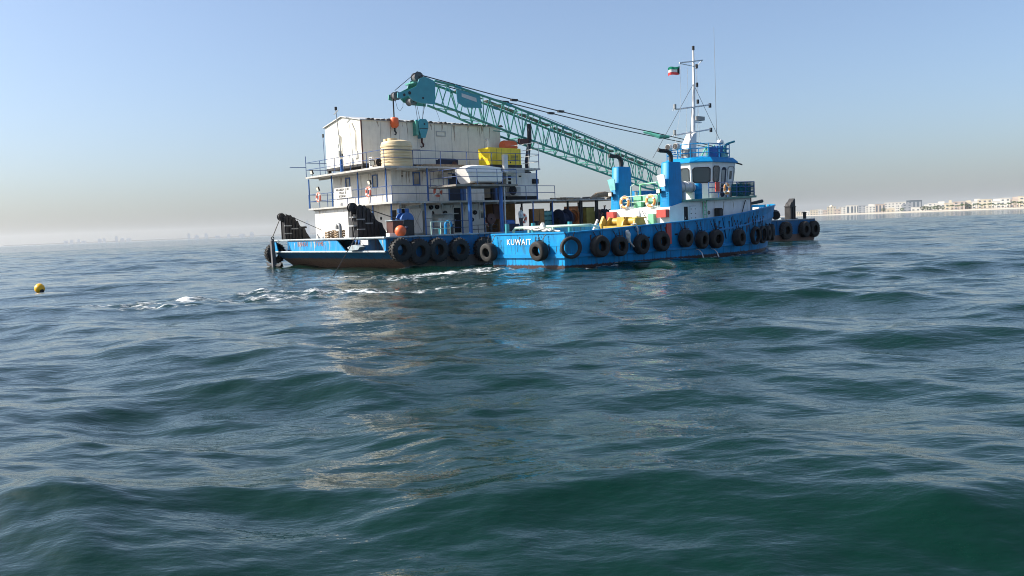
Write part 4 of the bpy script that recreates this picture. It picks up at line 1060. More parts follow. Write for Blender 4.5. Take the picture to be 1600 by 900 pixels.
# ================================================================== lattice-boom crane on the barge
cr_ = thing('lattice_crane', 'teal lattice-boom crane on the barge, boom lowered over the cabin', 'crane', BF, (0, 0, 0))
ST = [(36.0, 5.25, 4.75, .45), (32.4, 7.05, 5.25, .85), (15.45, 11.40, 9.32, .85), (10.3, 12.55, 10.80, .62), (8.7, 12.80, 11.2, .5)]
YC = 7.15
def boom_at(x):
    for a, b in zip(ST[:-1], ST[1:]):
        if b[0] <= x <= a[0]:
            t = (a[0] - x) / (a[0] - b[0]); return [a[k] + (b[k] - a[k]) * t for k in range(4)]
bm = MB()
for up_ in (1, 2):
    for sy in (-1, 1):
        bm.tube([(s[0], YC + sy * s[3], s[up_]) for s in ST], .085, 6)
boom = bm.build('boom', 'teal', cr_, True)
xs = list(np.linspace(34.6, 9.2, 22))
def corner(x, up_, sy):
    s = boom_at(x); return Vector((x, YC + sy * s[3], s[up_]))
for i in range(len(xs) - 1):
    a, b = xs[i], xs[i + 1]; m_ = (a + b) / 2
    for sy in (-1, 1):
        for (p, q) in ((corner(a, 2, sy), corner(m_, 1, sy)), (corner(m_, 1, sy), corner(b, 2, sy))):
            MB().tube([p, q], .043, 5).build('lacing_bar', 'teal', boom)
    for up_ in (1, 2):
        sg_ = 1 if i % 2 else -1
        MB().tube([corner(a, up_, sg_), corner(b, up_, -sg_)], .036, 5).build('lacing_bar', 'teal', boom)
    if i % 3 == 0:
        for up_ in (1, 2): MB().tube([corner(a, up_, -1), corner(a, up_, 1)], .045, 5).build('cross_bar', 'teal', boom)
        for sy in (-1, 1): MB().tube([corner(a, 1, sy), corner(a, 2, sy)], .04, 5).build('cross_bar', 'teal', boom)
for (x0, x1) in ((31.8, 28.0), (27.6, 24.0), (23.6, 20.6), (20.2, 17.2), (16.8, 13.8), (13.4, 11.2)):
    a, b = boom_at(x0), boom_at(x1)
    MB().add([(x0, YC + .05, a[1] + .03), (x0, YC + .55, a[1] + .03), (x1, YC + .55, b[1] + .03), (x1, YC + .05, b[1] + .03),
              (x0, YC + .05, a[1] + .10), (x0, YC + .55, a[1] + .10), (x1, YC + .55, b[1] + .10), (x1, YC + .05, b[1] + .10)],
             [(0, 1, 2, 3), (4, 7, 6, 5), (0, 4, 5, 1), (1, 5, 6, 2), (2, 6, 7, 3), (3, 7, 4, 0)]).build('walkway_plate', 'boom_walk', boom)
for x in (10.9, 15.45, 21.2, 27.0):
    for sy in (-1, 1):
        p = corner(x, 1, sy); q = corner(x - .5, 1, sy)
        MB().tube([p, q], .12, 6).build('splice', 'teal_blue', boom)
# name plate bolted to the near side
p0, p1 = boom_at(12.4), boom_at(10.4)
MB().prism([(12.6, 11.05), (12.4, p0[1] - .12), (10.3, p1[1] - .25), (10.35, 11.35), (11.0, 11.0)], 'y', YC - .92, YC - .88).build('side_plate', 'teal_blue', boom)
MB().prism([(12.1, 11.45), (12.05, 11.75), (10.75, 12.0), (10.75, 11.75)], 'y', YC - .935, YC - .92).build('pale_panel', 'light_metal', boom)
# head
poly = [(8.7, 12.72), (8.2, 12.9), (7.8, 13.0), (7.35, 12.8), (7.1, 12.3), (6.5, 12.0), (5.9, 11.82), (5.55, 11.75), (5.5, 11.4), (5.85, 11.35), (6.4, 11.6), (6.75, 11.3), (7.4, 11.15), (8.6, 11.12)]
hd = None
for y in (YC - .62, YC + .55):
    o = MB().prism(poly, 'y', y, y + .07).build('boom_head', 'teal_blue' if y < YC else 'teal', cr_)
    hd = hd or o
for (x, z, r_) in ((6.05, 11.62, .10), (6.5, 11.78, .12), (7.6, 11.5, .08)): MB().cyl((x, YC - .635, z), r_, .014, 'y', 12).build('lightening_hole', 'black_steel', hd)
for (x, z, r_, w) in ((7.6, 13.0, .38, .5), (5.75, 11.6, .30, .4), (7.0, 11.3, .28, .6)):
    MB().lathe([(.06, -w / 2), (r_, -w / 2), (r_ - .07, -w / 2 + .07), (r_ - .07, w / 2 - .07), (r_, w / 2), (.06, w / 2)], 22, (x, YC, z), 'y', True).build('sheave', 'trouser_grey', hd, True)
MB().box(6.9, 8.9, YC - .55, YC + .55, 12.5, 12.6).build('head_plate', 'teal', hd)
# hook gear
n_before = set(bpy.data.objects)
hb_ = MB()
for dx, dy in ((-.45, -.2), (-.3, .2), (.15, -.1), (.42, .15)): hb_.tube([(7.25 + dx * 1.1, YC + dy, 11.2), (7.2 + dx * .5, YC + dy, 10.1)], .018, 4)
hb_.build('hoist_rope', 'wire', cr_)
hk = MB().prism([(6.78, 9.95), (6.95, 10.1), (7.45, 10.1), (7.62, 9.9), (7.62, 9.5), (7.35, 8.8), (7.05, 8.75), (6.85, 9.3)], 'y', YC - .28, YC - .2)
hk.prism([(6.78, 9.95), (6.95, 10.1), (7.45, 10.1), (7.62, 9.9), (7.62, 9.5), (7.35, 8.8), (7.05, 8.75), (6.85, 9.3)], 'y', YC + .2, YC + .28)
hk = hk.build('hook_block', 'teal_blue', cr_)
MB().cyl((7.22, YC - .2, 9.75), .30, .4, 'y', 16).build('sheave', 'teal', hk, True)
MB().box(6.62, 6.8, YC - .25, YC + .25, 8.95, 9.95).build('cheek_weight', 'teal', hk)
MB().box(6.86, 7.58, YC - .30, YC - .28, 9.42, 9.46).build('seam', 'black_steel', hk)
MB().cyl((7.3, YC - .31, 9.75), .06, .03, 'y', 10).build('pin', 'black_steel', hk)
hook = [(7.2, YC, 8.8), (7.2, YC, 8.5), (7.32, YC, 8.35), (7.3, YC, 8.2), (7.18, YC, 8.14), (7.06, YC, 8.22)]
MB().tube(hook, [.08, .07, .07, .065, .05, .02], 7).build('hook', 'maroon', hk, True)
ob = MB().lathe([(.02, 0), (.16, .02), (.29, .18), (.30, .62), (.26, .70), (.10, .74), (.02, .75)], 16, (5.0, YC, 9.4)).build('overhaul_ball', 'orange', cr_, True)
MB().tube([(5.0, YC, 9.42), (5.0, YC, 9.2), (5.1, YC, 9.08), (5.05, YC, 8.95), (4.93, YC, 8.97)], [.06, .06, .055, .05, .02], 7).build('hook', 'black_steel', ob, True)
MB().tube([(4.98, YC, 10.1), (4.98, YC, 11.4)], .05, 6).build('hoist_rope', 'wire', cr_)
MB().tube([(5.15, YC, 11.3), (5.3, YC, 10.75), (5.5, YC, 10.6), (5.75, YC, 10.9), (5.8, YC, 11.4)], .014, 4).build('slack_cable', 'wire', cr_)
MB().tube([(8.0, YC - .5, 11.15), (8.35, YC - .5, 10.4), (8.5, YC - .5, 10.0), (7.9, YC - .5, 9.75)], .012, 4).build('slack_cable', 'wire', cr_)
MB().tube([(5.15, YC, 11.98), (7.1, YC, 13.45)], .022, 4).build('head_line', 'wire', cr_)
for o in set(bpy.data.objects) - n_before:
    if o.parent == cr_: o.location.x += .55
# pendants to the gantry, with clamps
for (sy, dz) in ((-.5, .0), (-.4, .0), (.5, 0), (.6, 0)):
    a, b, c = Vector((7.7, YC + sy, 13.1)), Vector((33.0, YC + sy * 1.3, 9.95)), Vector((40.6, YC + sy * .8, 9.15))
    mid = a.lerp(b, .5) + Vector((0, 0, -.16))
    pe = MB().tube([a, a.lerp(mid, .5) + Vector((0, 0, -.05)), mid, mid.lerp(b, .5) + Vector((0, 0, -.05)), b, c], .022, 4).build('pendant_rope', 'wire', cr_)
    if sy in (-.5, .5):
        for t in (.33, .52):
            p = a.lerp(b, t) + Vector((0, .05, -.15)); MB().box(p.x - .3, p.x + .3, p.y - .08, p.y + .14, p.z - .08, p.z + .08).build('clamp', 'black_steel', pe)
MB().tube([(33.6, YC - .9, 9.72), (32.9, YC - .4, 9.75), (32.6, YC + .5, 10.2), (32.4, YC + 1.0, 10.3)], [.14, .2, .2, .14], 6).build('bridle_frame', 'teal', cr_)
MB().tube([(12, YC, 12.5), (20.0, YC, 10.75), (33, YC, 7.4), (36, YC, 6.5)], .02, 4).build('hoist_rope', 'wire', cr_)
# machinery house, gantry, tracks
hs = MB().prism([(34.6, 3.4), (41.5, 3.4), (41.8, 4.4), (41.2, 5.5), (35.2, 5.5), (34.6, 5.0)], 'y', YC - 1.5, YC + 1.5).build('machinery_house', 'teal_blue', cr_)
MB().box(34.0, 35.6, YC - 2.3, YC - 1.55, 3.4, 5.4).build('operator_cab', 'teal', cr_)
window(hs, 'y', YC - 2.3, 34.2, 35.3, 4.3, 5.2, 'teal')
for sy in (-1, 1):
    MB().tube([(38.2, YC + sy * .9, 5.5), (40.6, YC + sy * .45, 9.2), (41.4, YC + sy * .9, 5.4)], .1, 6).build('gantry_leg', 'teal', cr_)
    tr = MB()
    y0 = YC + sy * 1.9 - .45
    prof = [(34.8 + .55 * math.sin(a) * -1, 2.5 + .55 * math.cos(a)) for a in np.linspace(0, math.pi, 8)] + [(41.0 + .55 * math.sin(a), 2.5 - .55 * math.cos(a)) for a in np.linspace(0, math.pi, 8)]
    tr.prism(prof, 'y', y0, y0 + .9); tr = tr.build('track', 'black_steel', cr_)
    for k in range(22): MB().box(34.7 + .29 * k, 34.92 + .29 * k, y0 - .02, y0 + .92, 3.04, 3.10).build('track_shoe', 'black_steel', tr)
MB().cyl((38, YC, 2.7), 1.3, .7, 'z', 20).build('turntable', 'black_steel', cr_)
MB().box(35.0, 41, YC - 1.6, YC + 1.6, 2.3, 2.8).build('car_body', 'black_steel', cr_)
cn = thing('deck_container', 'blue steel container on the barge deck seen between the tug funnels', 'container', BF, (27.5, 4.6, DZ))
MB().box(0, 5.4, 0, 2.3, .1, 2.95).build('body', 'blue_paint', cn)
for k in range(18): MB().box(.15 + .29 * k, .29 + .29 * k, -.035, 0, .25, 2.8).build('corrugation', 'blue_paint', cn)
for x in (0, 5.2): MB().box(x, x + .2, 0, 2.3, 0, .1).build('foot', 'black_steel', cn)

# ================================================================== harbour tug
tug = thing('tugboat', 'blue and white harbour tug marked KUWAIT lying beside the barge', 'tugboat', TF, (0, 0, 0))
def tp(mb, name, m, parent=None, smooth=False): return mb.build(name, m, parent or tug, smooth)
# x, deck half width, waterline half width, sheer height
HS = [(0, 2.85, 2.75, 1.88), (.12, 3.0, 2.9, 1.885), (.5, 3.25, 3.12, 1.90), (1.2, 3.42, 3.3, 1.93), (2.5, 3.52, 3.42, 1.98), (5, 3.58, 3.5, 2.07), (9, 3.6, 3.52, 2.21), (11.5, 3.6, 3.5, 2.33), (14, 3.58, 3.42, 2.47), (16, 3.52, 3.25, 2.62),
      (17.5, 3.42, 3.02, 2.78), (18.8, 3.22, 2.7, 2.90), (20.0, 2.92, 2.28, 2.98), (21.3, 2.5, 1.75, 3.05), (22.4, 1.98, 1.18, 3.10), (23.4, 1.38, .62, 3.14), (24.1, .8, .22, 3.17), (24.6, .08, .02, 3.2)]
def hs(x):
    for a, b in zip(HS[:-1], HS[1:]):
        if a[0] <= x <= b[0]:
            t = (x - a[0]) / (b[0] - a[0]); return [a[k] + (b[k] - a[k]) * t for k in range(4)]
    return list(HS[-1])
def hull_y(x, z):
    s = hs(x); return s[2] + (s[1] - s[2]) * max(0, min(1, z / s[3]))
def bul(x): return .8 if x > .1 else 0
secs = []
for (x, wd, ww, zt) in HS:
    th = min(.1, wd * .5)
    half = [(0, zt - bul(x)), (max(wd - th, .001), zt - bul(x)), (max(wd - th, .002), zt), (wd, zt), (wd + (ww - wd) * .5, zt * .5), (ww, 0), (ww * .93, -.5), (ww * .55, -1.0), (0, -1.15)]
    secs.append([(x, -y, z) for y, z in half] + [(x, y, z) for y, z in half[-2:0:-1]])
k = len(secs[0])
hm_ = MB().add([p for s in secs for p in s], [(i * k + j, i * k + (j + 1) % k, (i + 1) * k + (j + 1) % k, (i + 1) * k + j) for i in range(len(secs) - 1) for j in range(k)] + [tuple(range(k))])
TH = tp(hm_, 'hull', 'tug_blue', None, True)
def strake(z, w, h, x0, x1, m, name, sides=(-1,)):
    xs_ = [s[0] for s in HS if x0 < s[0] < x1]; xs_ = [x0] + xs_ + [x1]
    for sd in sides:
        mb = MB(); pr = []
        for x in xs_:
            zz = z(x) if callable(z) else z
            y = hull_y(x, zz)
            pr.append([(x, sd * (y - .03), zz - h), (x, sd * (y + w), zz - h * .7), (x, sd * (y + w), zz + h * .7), (x, sd * (y - .03), zz + h)])
        mb.add([p for q in pr for p in q], [(i * 4 + j, i * 4 + (j + 1) % 4, i * 4 + 4 + (j + 1) % 4, i * 4 + 4 + j) for i in range(len(pr) - 1) for j in range(4)] + [(0, 1, 2, 3), tuple((len(pr) - 1) * 4 + j for j in (3, 2, 1, 0))])
        tp(mb, name, m)
strake(.66, .10, .10, .0, 24.0, 'blue_paint', 'rubbing_strake', (-1, 1))
strake(lambda x: hs(x)[3] - .02, .05, .05, .0, 24.3, 'blue_paint', 'bulwark_rail', (-1, 1))
strake(lambda x: hs(x)[3] - .8, .06, .07, 11, 24.0, 'blue_paint', 'sheer_strake', (-1, 1))
tp(MB().box(-.10, .03, -2.86, 2.86, .56, .76), 'transom_strake', 'blue_paint')
tp(MB().box(-.05, .05, -2.86, 2.86, 1.84, 1.93), 'transom_rail', 'blue_paint')
text_mesh('KUWAIT', .46, 'lettering', 'ring_white', tug, (-.02, .62, 1.42), (R(90), 0, R(-90)), .006, 1.12)
for x in (12.4, 13.4, 14.4, 15.6, 16.6, 17.6, 18.6, 19.4):
    y = hull_y(x, 1.7); s_ = hs(x)[3]
    tp(MB().tube([(x, -y - .03, s_ - .12), (x + .45, -hull_y(x + .45, 1.0) - .03, 1.05)], .035, 5), 'tyre_chain', 'navy_dark')
tp(MB().box(7.62, 8.05, -3.66, -3.55, .95, 2.14), 'draught_mark', 'red_paint')
tp(MB().prism([(7.9, -.005), (8.3, -.005), (8.3, .005), (7.9, .005)], 'z', 1, 1.01), 'mark_line', 'red_paint') if False else None
for x in (2.4, 4.2, 6.0, 8.6, 10.0, 13.2, 16.2):
    y = hull_y(x, hs(x)[3] - .7)
    tp(MB().box(x - .14, x + .14, -y - .012, -y + .02, hs(x)[3] - .76, hs(x)[3] - .66), 'scupper', 'dark_gap')
for x in (1.6, 4.0, 6.4, 8.8, 11.2, 13.6, 16.0):
    sm = [(x, -hull_y(x, z) - .004, z) for z in (.1, .8, 1.4, hs(x)[3] - .06)]
    tp(MB().tube(sm, .014, 4), 'weld_seam', 'tug_blue')
for z in (1.18,):
    tp(MB().box(-.012, .02, -2.8, 2.8, z, z + .02), 'weld_seam', 'tug_blue')
# deck
dk = []
for s in HS[1:-1]: dk.append((s[0], s[1] - .11, s[3] - .795))
tp(MB().add([(x, -y, z) for x, y, z in dk] + [(x, y, z) for x, y, z in dk], [(i, i + 1, i + 1 + len(dk), i + len(dk)) for i in range(len(dk) - 1)]), 'deck', 'deck_green')
# stern tow rail
tp(MB().tube([(1.2, 2.35, 1.3), (1.2, 2.3, 2.05), (1.2, 2.1, 2.2), (1.15, -.6, 2.22), (1.3, -2.2, 2.22), (2.0, -2.9, 2.22), (2.35, -3.05, 2.12), (2.45, -3.1, 1.4)], .075, 8), 'tow_rail', 'rail_pale', None, True)
for (x, y) in ((1.16, -.9), (1.16, 1.0)): tp(MB().cyl((x, y, 1.1), .07, 1.12, 'z', 8), 'rail_leg', 'rail_pale')
for (x, y) in ((2.6, 2.1), (2.6, -.8)):
    b_ = tp(MB().cyl((x, y, 1.1), .13, 1.35, 'z', 12), 'mooring_bitt', 'teal_blue', None, True)
tp(MB().cyl((.9, 2.5, 1.1), .13, 1.35, 'z', 12), 'mooring_bitt', 'teal_blue', None, True)
rp = thing('mooring_rope', 'pale rope heap lying over the tug stern rail', 'rope', TF, (.75, -.1, 1.98))
for q in range(3):
    pts = [(.12 * math.sin(a * 1.3 + q), -.6 + .5 * q + .55 * math.cos(a), .06 + .05 * q + .04 * math.sin(3 * a)) for a in [k_ * .4 for k_ in range(24)]]
    MB().tube(pts, .05, 5).build('coil', 'rope', rp)
MB().tube([(.45, .1, .28), (.3, -.1, .36), (.2, -.3, .1), (.1, -.9, .02), (.1, -1.6, -.02)], [.12, .14, .1, .06, .05], 6).build('bundle', 'rope', rp)
r2 = thing('hanging_rope', 'white rope loop hanging over the tug side between two tyres', 'rope', TF, (4.05, -3.62, 0))
pts = [(.55, .12, 2.15), (.75, -.06, 2.2), (.85, -.1, 1.9), (.85, -.12, 1.2), (.7, -.12, .98), (.45, -.12, .95), (.2, -.12, 1.15), (.02, -.12, 1.5), (-.12, -.12, 1.85)]
MB().tube(pts, .045, 6).build('line', 'rope', r2, True)
MB().tube([(-.12, -.12, 1.85), (-.05, -.16, 1.62), (-.02, -.14, 1.4), (.08, -.14, 1.2)], [.10, .14, .11, .08], 7).build('knot', 'rope', r2, True)

# --- deckhouse
dh = tp(MB().prism([(9.7, 1.2), (18.6, 1.6), (18.6, 3.60), (11.2, 3.40), (10.6, 3.28), (9.7, 3.10)], 'y', -2.35, 2.35), 'deckhouse', 'tug_white')
bd = tp(MB().prism([(11.0, 3.40), (18.95, 3.61), (18.95, 3.75), (11.0, 3.52)], 'y', -2.62, 2.62), 'boat_deck', 'deck_green')
tp(MB().box(9.66, 11.4, -2.3, 2.3, 3.1, 3.13), 'engine_casing_top', 'deck_green') if False else None
door(dh, 'y', -2.35, 11.05, 11.5, 1.75, 3.1, 'dark_gap', fm='tug_white')
hd_ = tp(MB().box(11.72, 12.3, -2.40, -2.352, 2.25, 3.12), 'hatch_door', 'tug_white')
for z in (2.4, 2.68, 2.95): MB().tube([(11.75, -2.41, z), (11.85, -2.41, z)], .02, 4).build('dog', 'black_steel', hd_); MB().tube([(12.2, -2.41, z), (12.28, -2.41, z)], .02, 4).build('dog', 'black_steel', hd_)
for z in (2.24, 3.12): MB().box(11.7, 12.32, -2.395, -2.352, z, z + .02).build('rim', 'black_steel', hd_)
ld_ = tp(MB().tube([(13.0, -2.48, 1.7), (13.0, -2.48, 3.5)], .03, 5).tube([(13.35, -2.48, 1.7), (13.35, -2.48, 3.5)], .03, 5), 'ladder', 'green_pale')
for k_ in range(7): MB().tube([(13.0, -2.48, 1.85 + .25 * k_), (13.35, -2.48, 1.85 + .25 * k_)], .02, 4).build('rung', 'green_pale', ld_)
MB().lathe([(.02, 0), (.12, 0), (.13, .03)], 12, (13.75, -2.38, 2.7), 'y').build('porthole', 'glass_dark', dh)
vt = tp(MB().box(14.35, 14.75, -2.75, -2.36, 2.45, 2.9), 'ventilator', 'black_steel'); MB().box(14.25, 14.85, -2.85, -2.37, 2.2, 2.42).build('base_box', 'rope', vt)
MB().cyl((14.55, -2.55, 2.9), .24, .07, 'z', 12).build('cap', 'black_steel', vt)
tp(MB().tube([(17.9, -2.42, 3.45), (17.75, -2.42, 3.2), (17.55, -2.42, 2.8), (17.4, -2.42, 2.55)], .03, 5), 'hose', 'black_steel')
tp(MB().box(17.25, 17.45, -2.42, -2.355, 2.3, 2.6), 'hose_box', 'deck_green')
for (y0, y1, z0, z1) in ((1.75, 2.3, 2.5, 2.97), (-2.3, -1.62, 2.5, 2.97)):
    tp(MB().box(9.35, 9.69, y0, y1, z0, z1), 'fire_box', 'red_paint')
tp(MB().box(9.4, 9.69, -1.35, -.95, 2.05, 2.75), 'locker', 'green_pale')
tp(MB().lathe([(.22, 0), (.20, .2), (.05, .95), (.02, 1.0)], 14, (9.2, -.45, 2.0)), 'cone', 'tug_white', None, True)
tp(MB().tube([(9.6, -.35, 2.95), (9.2, -1.2, 2.1)], .025, 4), 'stay', 'black_steel')
# --- funnels
def funnel(y0, y1):
    f = MB(); L = 1.35; z0, z1 = 3.1, 5.75
    def outl(ins, z): 
        x0, x1, a, b, c = 9.72 + ins, 9.72 + L - ins * .2, y0 + ins * .5, y1 - ins * .5, .16
        return [(x0 + c, a, z), (x1, a, z), (x1, b, z), (x0 + c, b, z), (x0 + c * .3, b - c * .3, z), (x0, b - c, z), (x0, a + c, z), (x0 + c * .3, a + c * .3, z)]
    R0, R1, R2 = outl(0, z0), outl(.14, z1), outl(.2, z1 + .06)
    f.add(R0 + R1 + R2, [(i, (i + 1) % 8, 8 + (i + 1) % 8, 8 + i) for i in range(8)] + [(8 + i, 8 + (i + 1) % 8, 16 + (i + 1) % 8, 16 + i) for i in range(8)] + [tuple(range(16, 24)), tuple(range(7, -1, -1))])
    f = tp(f, 'funnel', 'blue_paint', None, True)
    yc = (y0 + y1) / 2
    MB().tube([(10.5, yc, 5.75), (10.5, yc, 6.2), (10.42, yc + .03, 6.38), (10.2, yc + .1, 6.48), (9.85, yc + .25, 6.50), (9.7, yc + .32, 6.55)], [.13, .13, .13, .13, .12, .13], 10).build('exhaust_pipe', 'black_steel', f, True)
    MB().prism([(yc - .27, 4.35), (yc + .12, 4.3), (yc + .35, 5.0), (yc - .05, 5.08), (yc - .22, 5.0)], 'x', 9.50, 9.56).build('hatch_cover', 'teal_pale' if y0 > 0 else 'tug_white', f)
    MB().tube([(9.53, yc, 4.7), (9.85, yc, 4.7)], .04, 5).build('hatch_hinge', 'black_steel', f)
    for z in (3.3, 3.45, 3.6, 3.75, 3.9, 4.05): MB().box(9.735, 9.76, y0 + .18, y1 - .18, z, z + .05).build('louvre', 'blue_paint', f)
    fl_ = MB().box(-.06, .08, -.15, .15, -.14, .14).build('floodlight', 'black_steel', f); fl_.location = (9.55, yc + (.15 if y0 > 0 else .25), 4.08)
    MB().box(9.475, 9.488, yc + (.15 if y0 > 0 else .25) - .12, yc + (.15 if y0 > 0 else .25) + .12, 3.97, 4.19).build('lens', 'lamp_lens', f)
    return f
funnel(1.55, 2.32)
F2 = funnel(-2.32, -1.55)
# green gear between the funnels
rg2 = MB().tube([(9.72, 1.45, 3.12), (9.72, 1.45, 3.78), (9.72, 1.35, 3.86), (9.72, -1.35, 3.90), (9.72, -1.45, 3.82), (9.72, -1.45, 3.12)], .035, 6).tube([(9.72, 1.45, 3.5), (9.72, -1.45, 3.52)], .025, 5)
tp(rg2, 'casing_rail', 'rail_pale', None, True)
tp(MB().box(10.0, 10.7, .05, .62, 3.15, 3.92), 'vent_trunk', 'green_pale')
tp(MB().box(10.1, 11.2, -1.1, .0, 3.45, 3.9), 'header_tank', 'green_pale')
tp(MB().box(10.3, 11.0, -.85, -.1, 3.15, 3.44), 'tank_stand', 'deck_green')
tp(MB().cyl((10.2, .55, 3.92), .1, .25, 'z', 10), 'vent_cap', 'grey_metal')
tp(MB().tube([(10.3, .3, 3.1), (10.3, .3, 4.6), (10.3, -1.0, 4.65)], .06, 7), 'pipe', 'green_pale', None, True)
tp(MB().tube([(10.6, -.9, 3.9), (10.6, -.9, 5.0)], .05, 6), 'pipe', 'green_pale')
tp(MB().tube([(10.0, .8, 3.1), (10.0, .8, 4.5), (10.05, .55, 4.65)], .035, 6), 'pipe', 'rail_pale')
life_ring(TF, (9.62, 1.02, 3.52), math.pi, 'orange life ring on the green rail nearer the left tug funnel', 'ring_orange', .39, group='life rings on the tug')
life_ring(TF, (9.62, -1.0, 3.52), math.pi, 'orange life ring on the green rail nearer the right tug funnel', 'ring_orange', .39, group='life rings on the tug')
life_ring(TF, (15.45, -2.62, 4.18), -math.pi / 2, 'orange life ring on the tug wheelhouse side rail', 'ring_orange', .37, group='life rings on the tug')
# --- towing winch
tw = thing('towing_winch', 'yellow towing winch on the tug aft deck', 'winch', TF, (8.1, -.15, 1.25))
MB().box(-.9, .9, -1.35, 1.2, 0, .86).build('bed', 'winch_yellow', tw)
for y in (-1.2, -.35, .9): MB().prism([(-.6, .86), (.6, .86), (.35, 1.3), (-.25, 1.38), (-.5, 1.1)], 'y', y, y + .1).build('side_frame', 'winch_yellow', tw)
MB().cyl((.0, -1.1, 1.1), .22, 2.0, 'y', 16).build('drum', 'winch_yellow', tw, True)
MB().box(-.4, .4, -.3, .25, .86, 1.36).build('gear_case', 'winch_yellow', tw)
MB().prism([(-.95, .3), (-.98, 1.0), (-.7, 1.45), (-.45, 1.1), (-.5, .3)], 'y', .98, 1.15).build('lever_plate', 'winch_yellow', tw)
MB().tube([(-.6, -1.3, .9), (-.6, -1.3, 1.25), (.5, -1.3, 1.3)], .04, 5).build('brake_lever', 'winch_yellow', tw)
for (dy, c_) in ((1.95, 'tug_white'), (1.55, 'post_blue')):
    tp(MB().tube([(6.6, dy - .6, 1.3), (7.5, dy - .5, 2.5)], .08, 7), 'tow_post', c_)
tp(MB().box(3.5, 5.6, -2.0, 2.0, 1.2, 1.75), 'hatch', 'winch_yellow')
# --- wheelhouse
wh = MB()
b0 = [(14.15, -.80), (15.0, -1.72), (17.35, -1.72), (17.75, -1.2), (17.75, 1.2), (17.35, 1.72), (15.0, 1.72), (14.15, .80)]
t0 = [(14.0, -.86), (14.95, -1.88), (17.65, -1.88), (18.1, -1.28), (18.1, 1.28), (17.65, 1.88), (14.95, 1.88), (14.0, .86)]
wh.add([(x, y, 3.55) for x, y in b0] + [(x, y, 5.95) for x, y in t0], [(i, (i + 1) % 8, 8 + (i + 1) % 8, 8 + i) for i in range(8)] + [tuple(range(8, 16))])
WH = tp(wh, 'wheelhouse', 'tug_white')
def facet(i):
    """point on wall facet i: u along it 0..1, height z, offset outward"""
    j = (i + 1) % 8
    def f(u, z, off):
        t = (z - 3.55) / 2.4
        a = Vector((*b0[i], 3.55)).lerp(Vector((*t0[i], 5.95)), t); b = Vector((*b0[j], 3.55)).lerp(Vector((*t0[j], 5.95)), t)
        d = (b - a).normalized(); n = Vector((d.y, -d.x, 0))
        return tuple(a.lerp(b, u) + n * off)
    return f
def wpane(i, u0_, u1_, z0, z1, m='glass_dark', fm='black_steel', name='window'):
    f = facet(i); L = (Vector(b0[(i + 1) % 8]) - Vector(b0[i])).length
    c_ = .13; cu = c_ / L; e_ = .05; eu = e_ / L
    pts = [(u0_ + cu, z0), (u1_ - cu, z0), (u1_, z0 + c_), (u1_, z1 - c_), (u1_ - cu, z1), (u0_ + cu, z1), (u0_, z1 - c_), (u0_, z0 + c_)]
    um, zm = (u0_ + u1_) / 2, (z0 + z1) / 2
    out = [(u + (eu if u > um else -eu), z + (e_ if z > zm else -e_)) for u, z in pts]
    g_ = MB().add([f(u, z, .012) for u, z in pts], [tuple(range(8))]).build(name, m, WH)
    MB().add([f(u, z, .03) for u, z in pts] + [f(u, z, .03) for u, z in out] + [f(u, z, 0) for u, z in out],
             [(k_, (k_ + 1) % 8, 8 + (k_ + 1) % 8, 8 + k_) for k_ in range(8)] + [(8 + k_, 8 + (k_ + 1) % 8, 16 + (k_ + 1) % 8, 16 + k_) for k_ in range(8)]).build('frame', fm, g_)
    return g_
wpane(0, .12, .90, 4.66, 5.58)
wpane(7, .10, .45, 4.66, 5.58); wpane(7, .55, .92, 4.66, 5.58)
wpane(6, .12, .90, 4.66, 5.58)
wpane(1, .06, .30, 4.70, 5.66)
dd = wpane(1, .40, .62, 3.70, 5.62, 'navy_dark', 'tug_white', 'door')
f1 = facet(1)
MB().add([f1(.43, 4.5, .02), f1(.56, 4.5, .02), f1(.56, 5.45, .02), f1(.43, 5.45, .02)], [(0, 1, 2, 3)]).build('pane', 'grey_metal', dd)
dd2 = wpane(1, .70, .95, 3.70, 5.66, 'tug_white', 'grey_metal', 'door')
MB().add([f1(.77, 4.85, .02), f1(.88, 4.85, .02), f1(.88, 5.4, .02), f1(.77, 5.4, .02)], [(0, 1, 2, 3)]).build('pane', 'glass_dark', dd2)
for i in (2, 3, 4): wpane(i, .12, .88, 4.7, 5.62)
wpane(5, .1, .3, 4.7, 5.6); wpane(5, .4, .6, 4.7, 5.6)
rfp = MB()
lo_ = [(13.85, -.92), (14.88, -1.98), (17.8, -1.98), (18.3, -1.36), (18.3, 1.36), (17.8, 1.98), (14.88, 1.98), (13.85, .92)]
hi_ = [(14.15, -.82), (14.95, -1.75), (17.55, -1.75), (17.95, -1.2), (17.95, 1.2), (17.55, 1.75), (14.95, 1.75), (14.15, .82)]
rfp.add([(x, y, 5.93) for x, y in lo_] + [(x, y, 6.0) for x, y in lo_] + [(x, y, 6.28) for x, y in hi_], [(i, (i + 1) % 8, 8 + (i + 1) % 8, 8 + i) for i in range(8)] + [(8 + i, 8 + (i + 1) % 8, 16 + (i + 1) % 8, 16 + i) for i in range(8)] + [tuple(range(16, 24)), tuple(range(7, -1, -1))])
tp(rfp, 'wheelhouse_roof', 'blue_paint')
railing(tug, [(14.2, -.75, 6.3), (14.95, -1.65, 6.3), (17.3, -1.65, 6.3), (17.8, -1.1, 6.3), (17.8, 1.1, 6.3), (17.3, 1.65, 6.3), (14.95, 1.65, 6.3), (14.2, .75, 6.3), (14.2, -.75, 6.3)], .85, 2, 1.0, .03, 'blue_paint')
tp(MB().tube([(18.35, -1.4, 6.0), (18.75, -1.7, 5.85)], .05, 5), 'horn', 'black_steel')
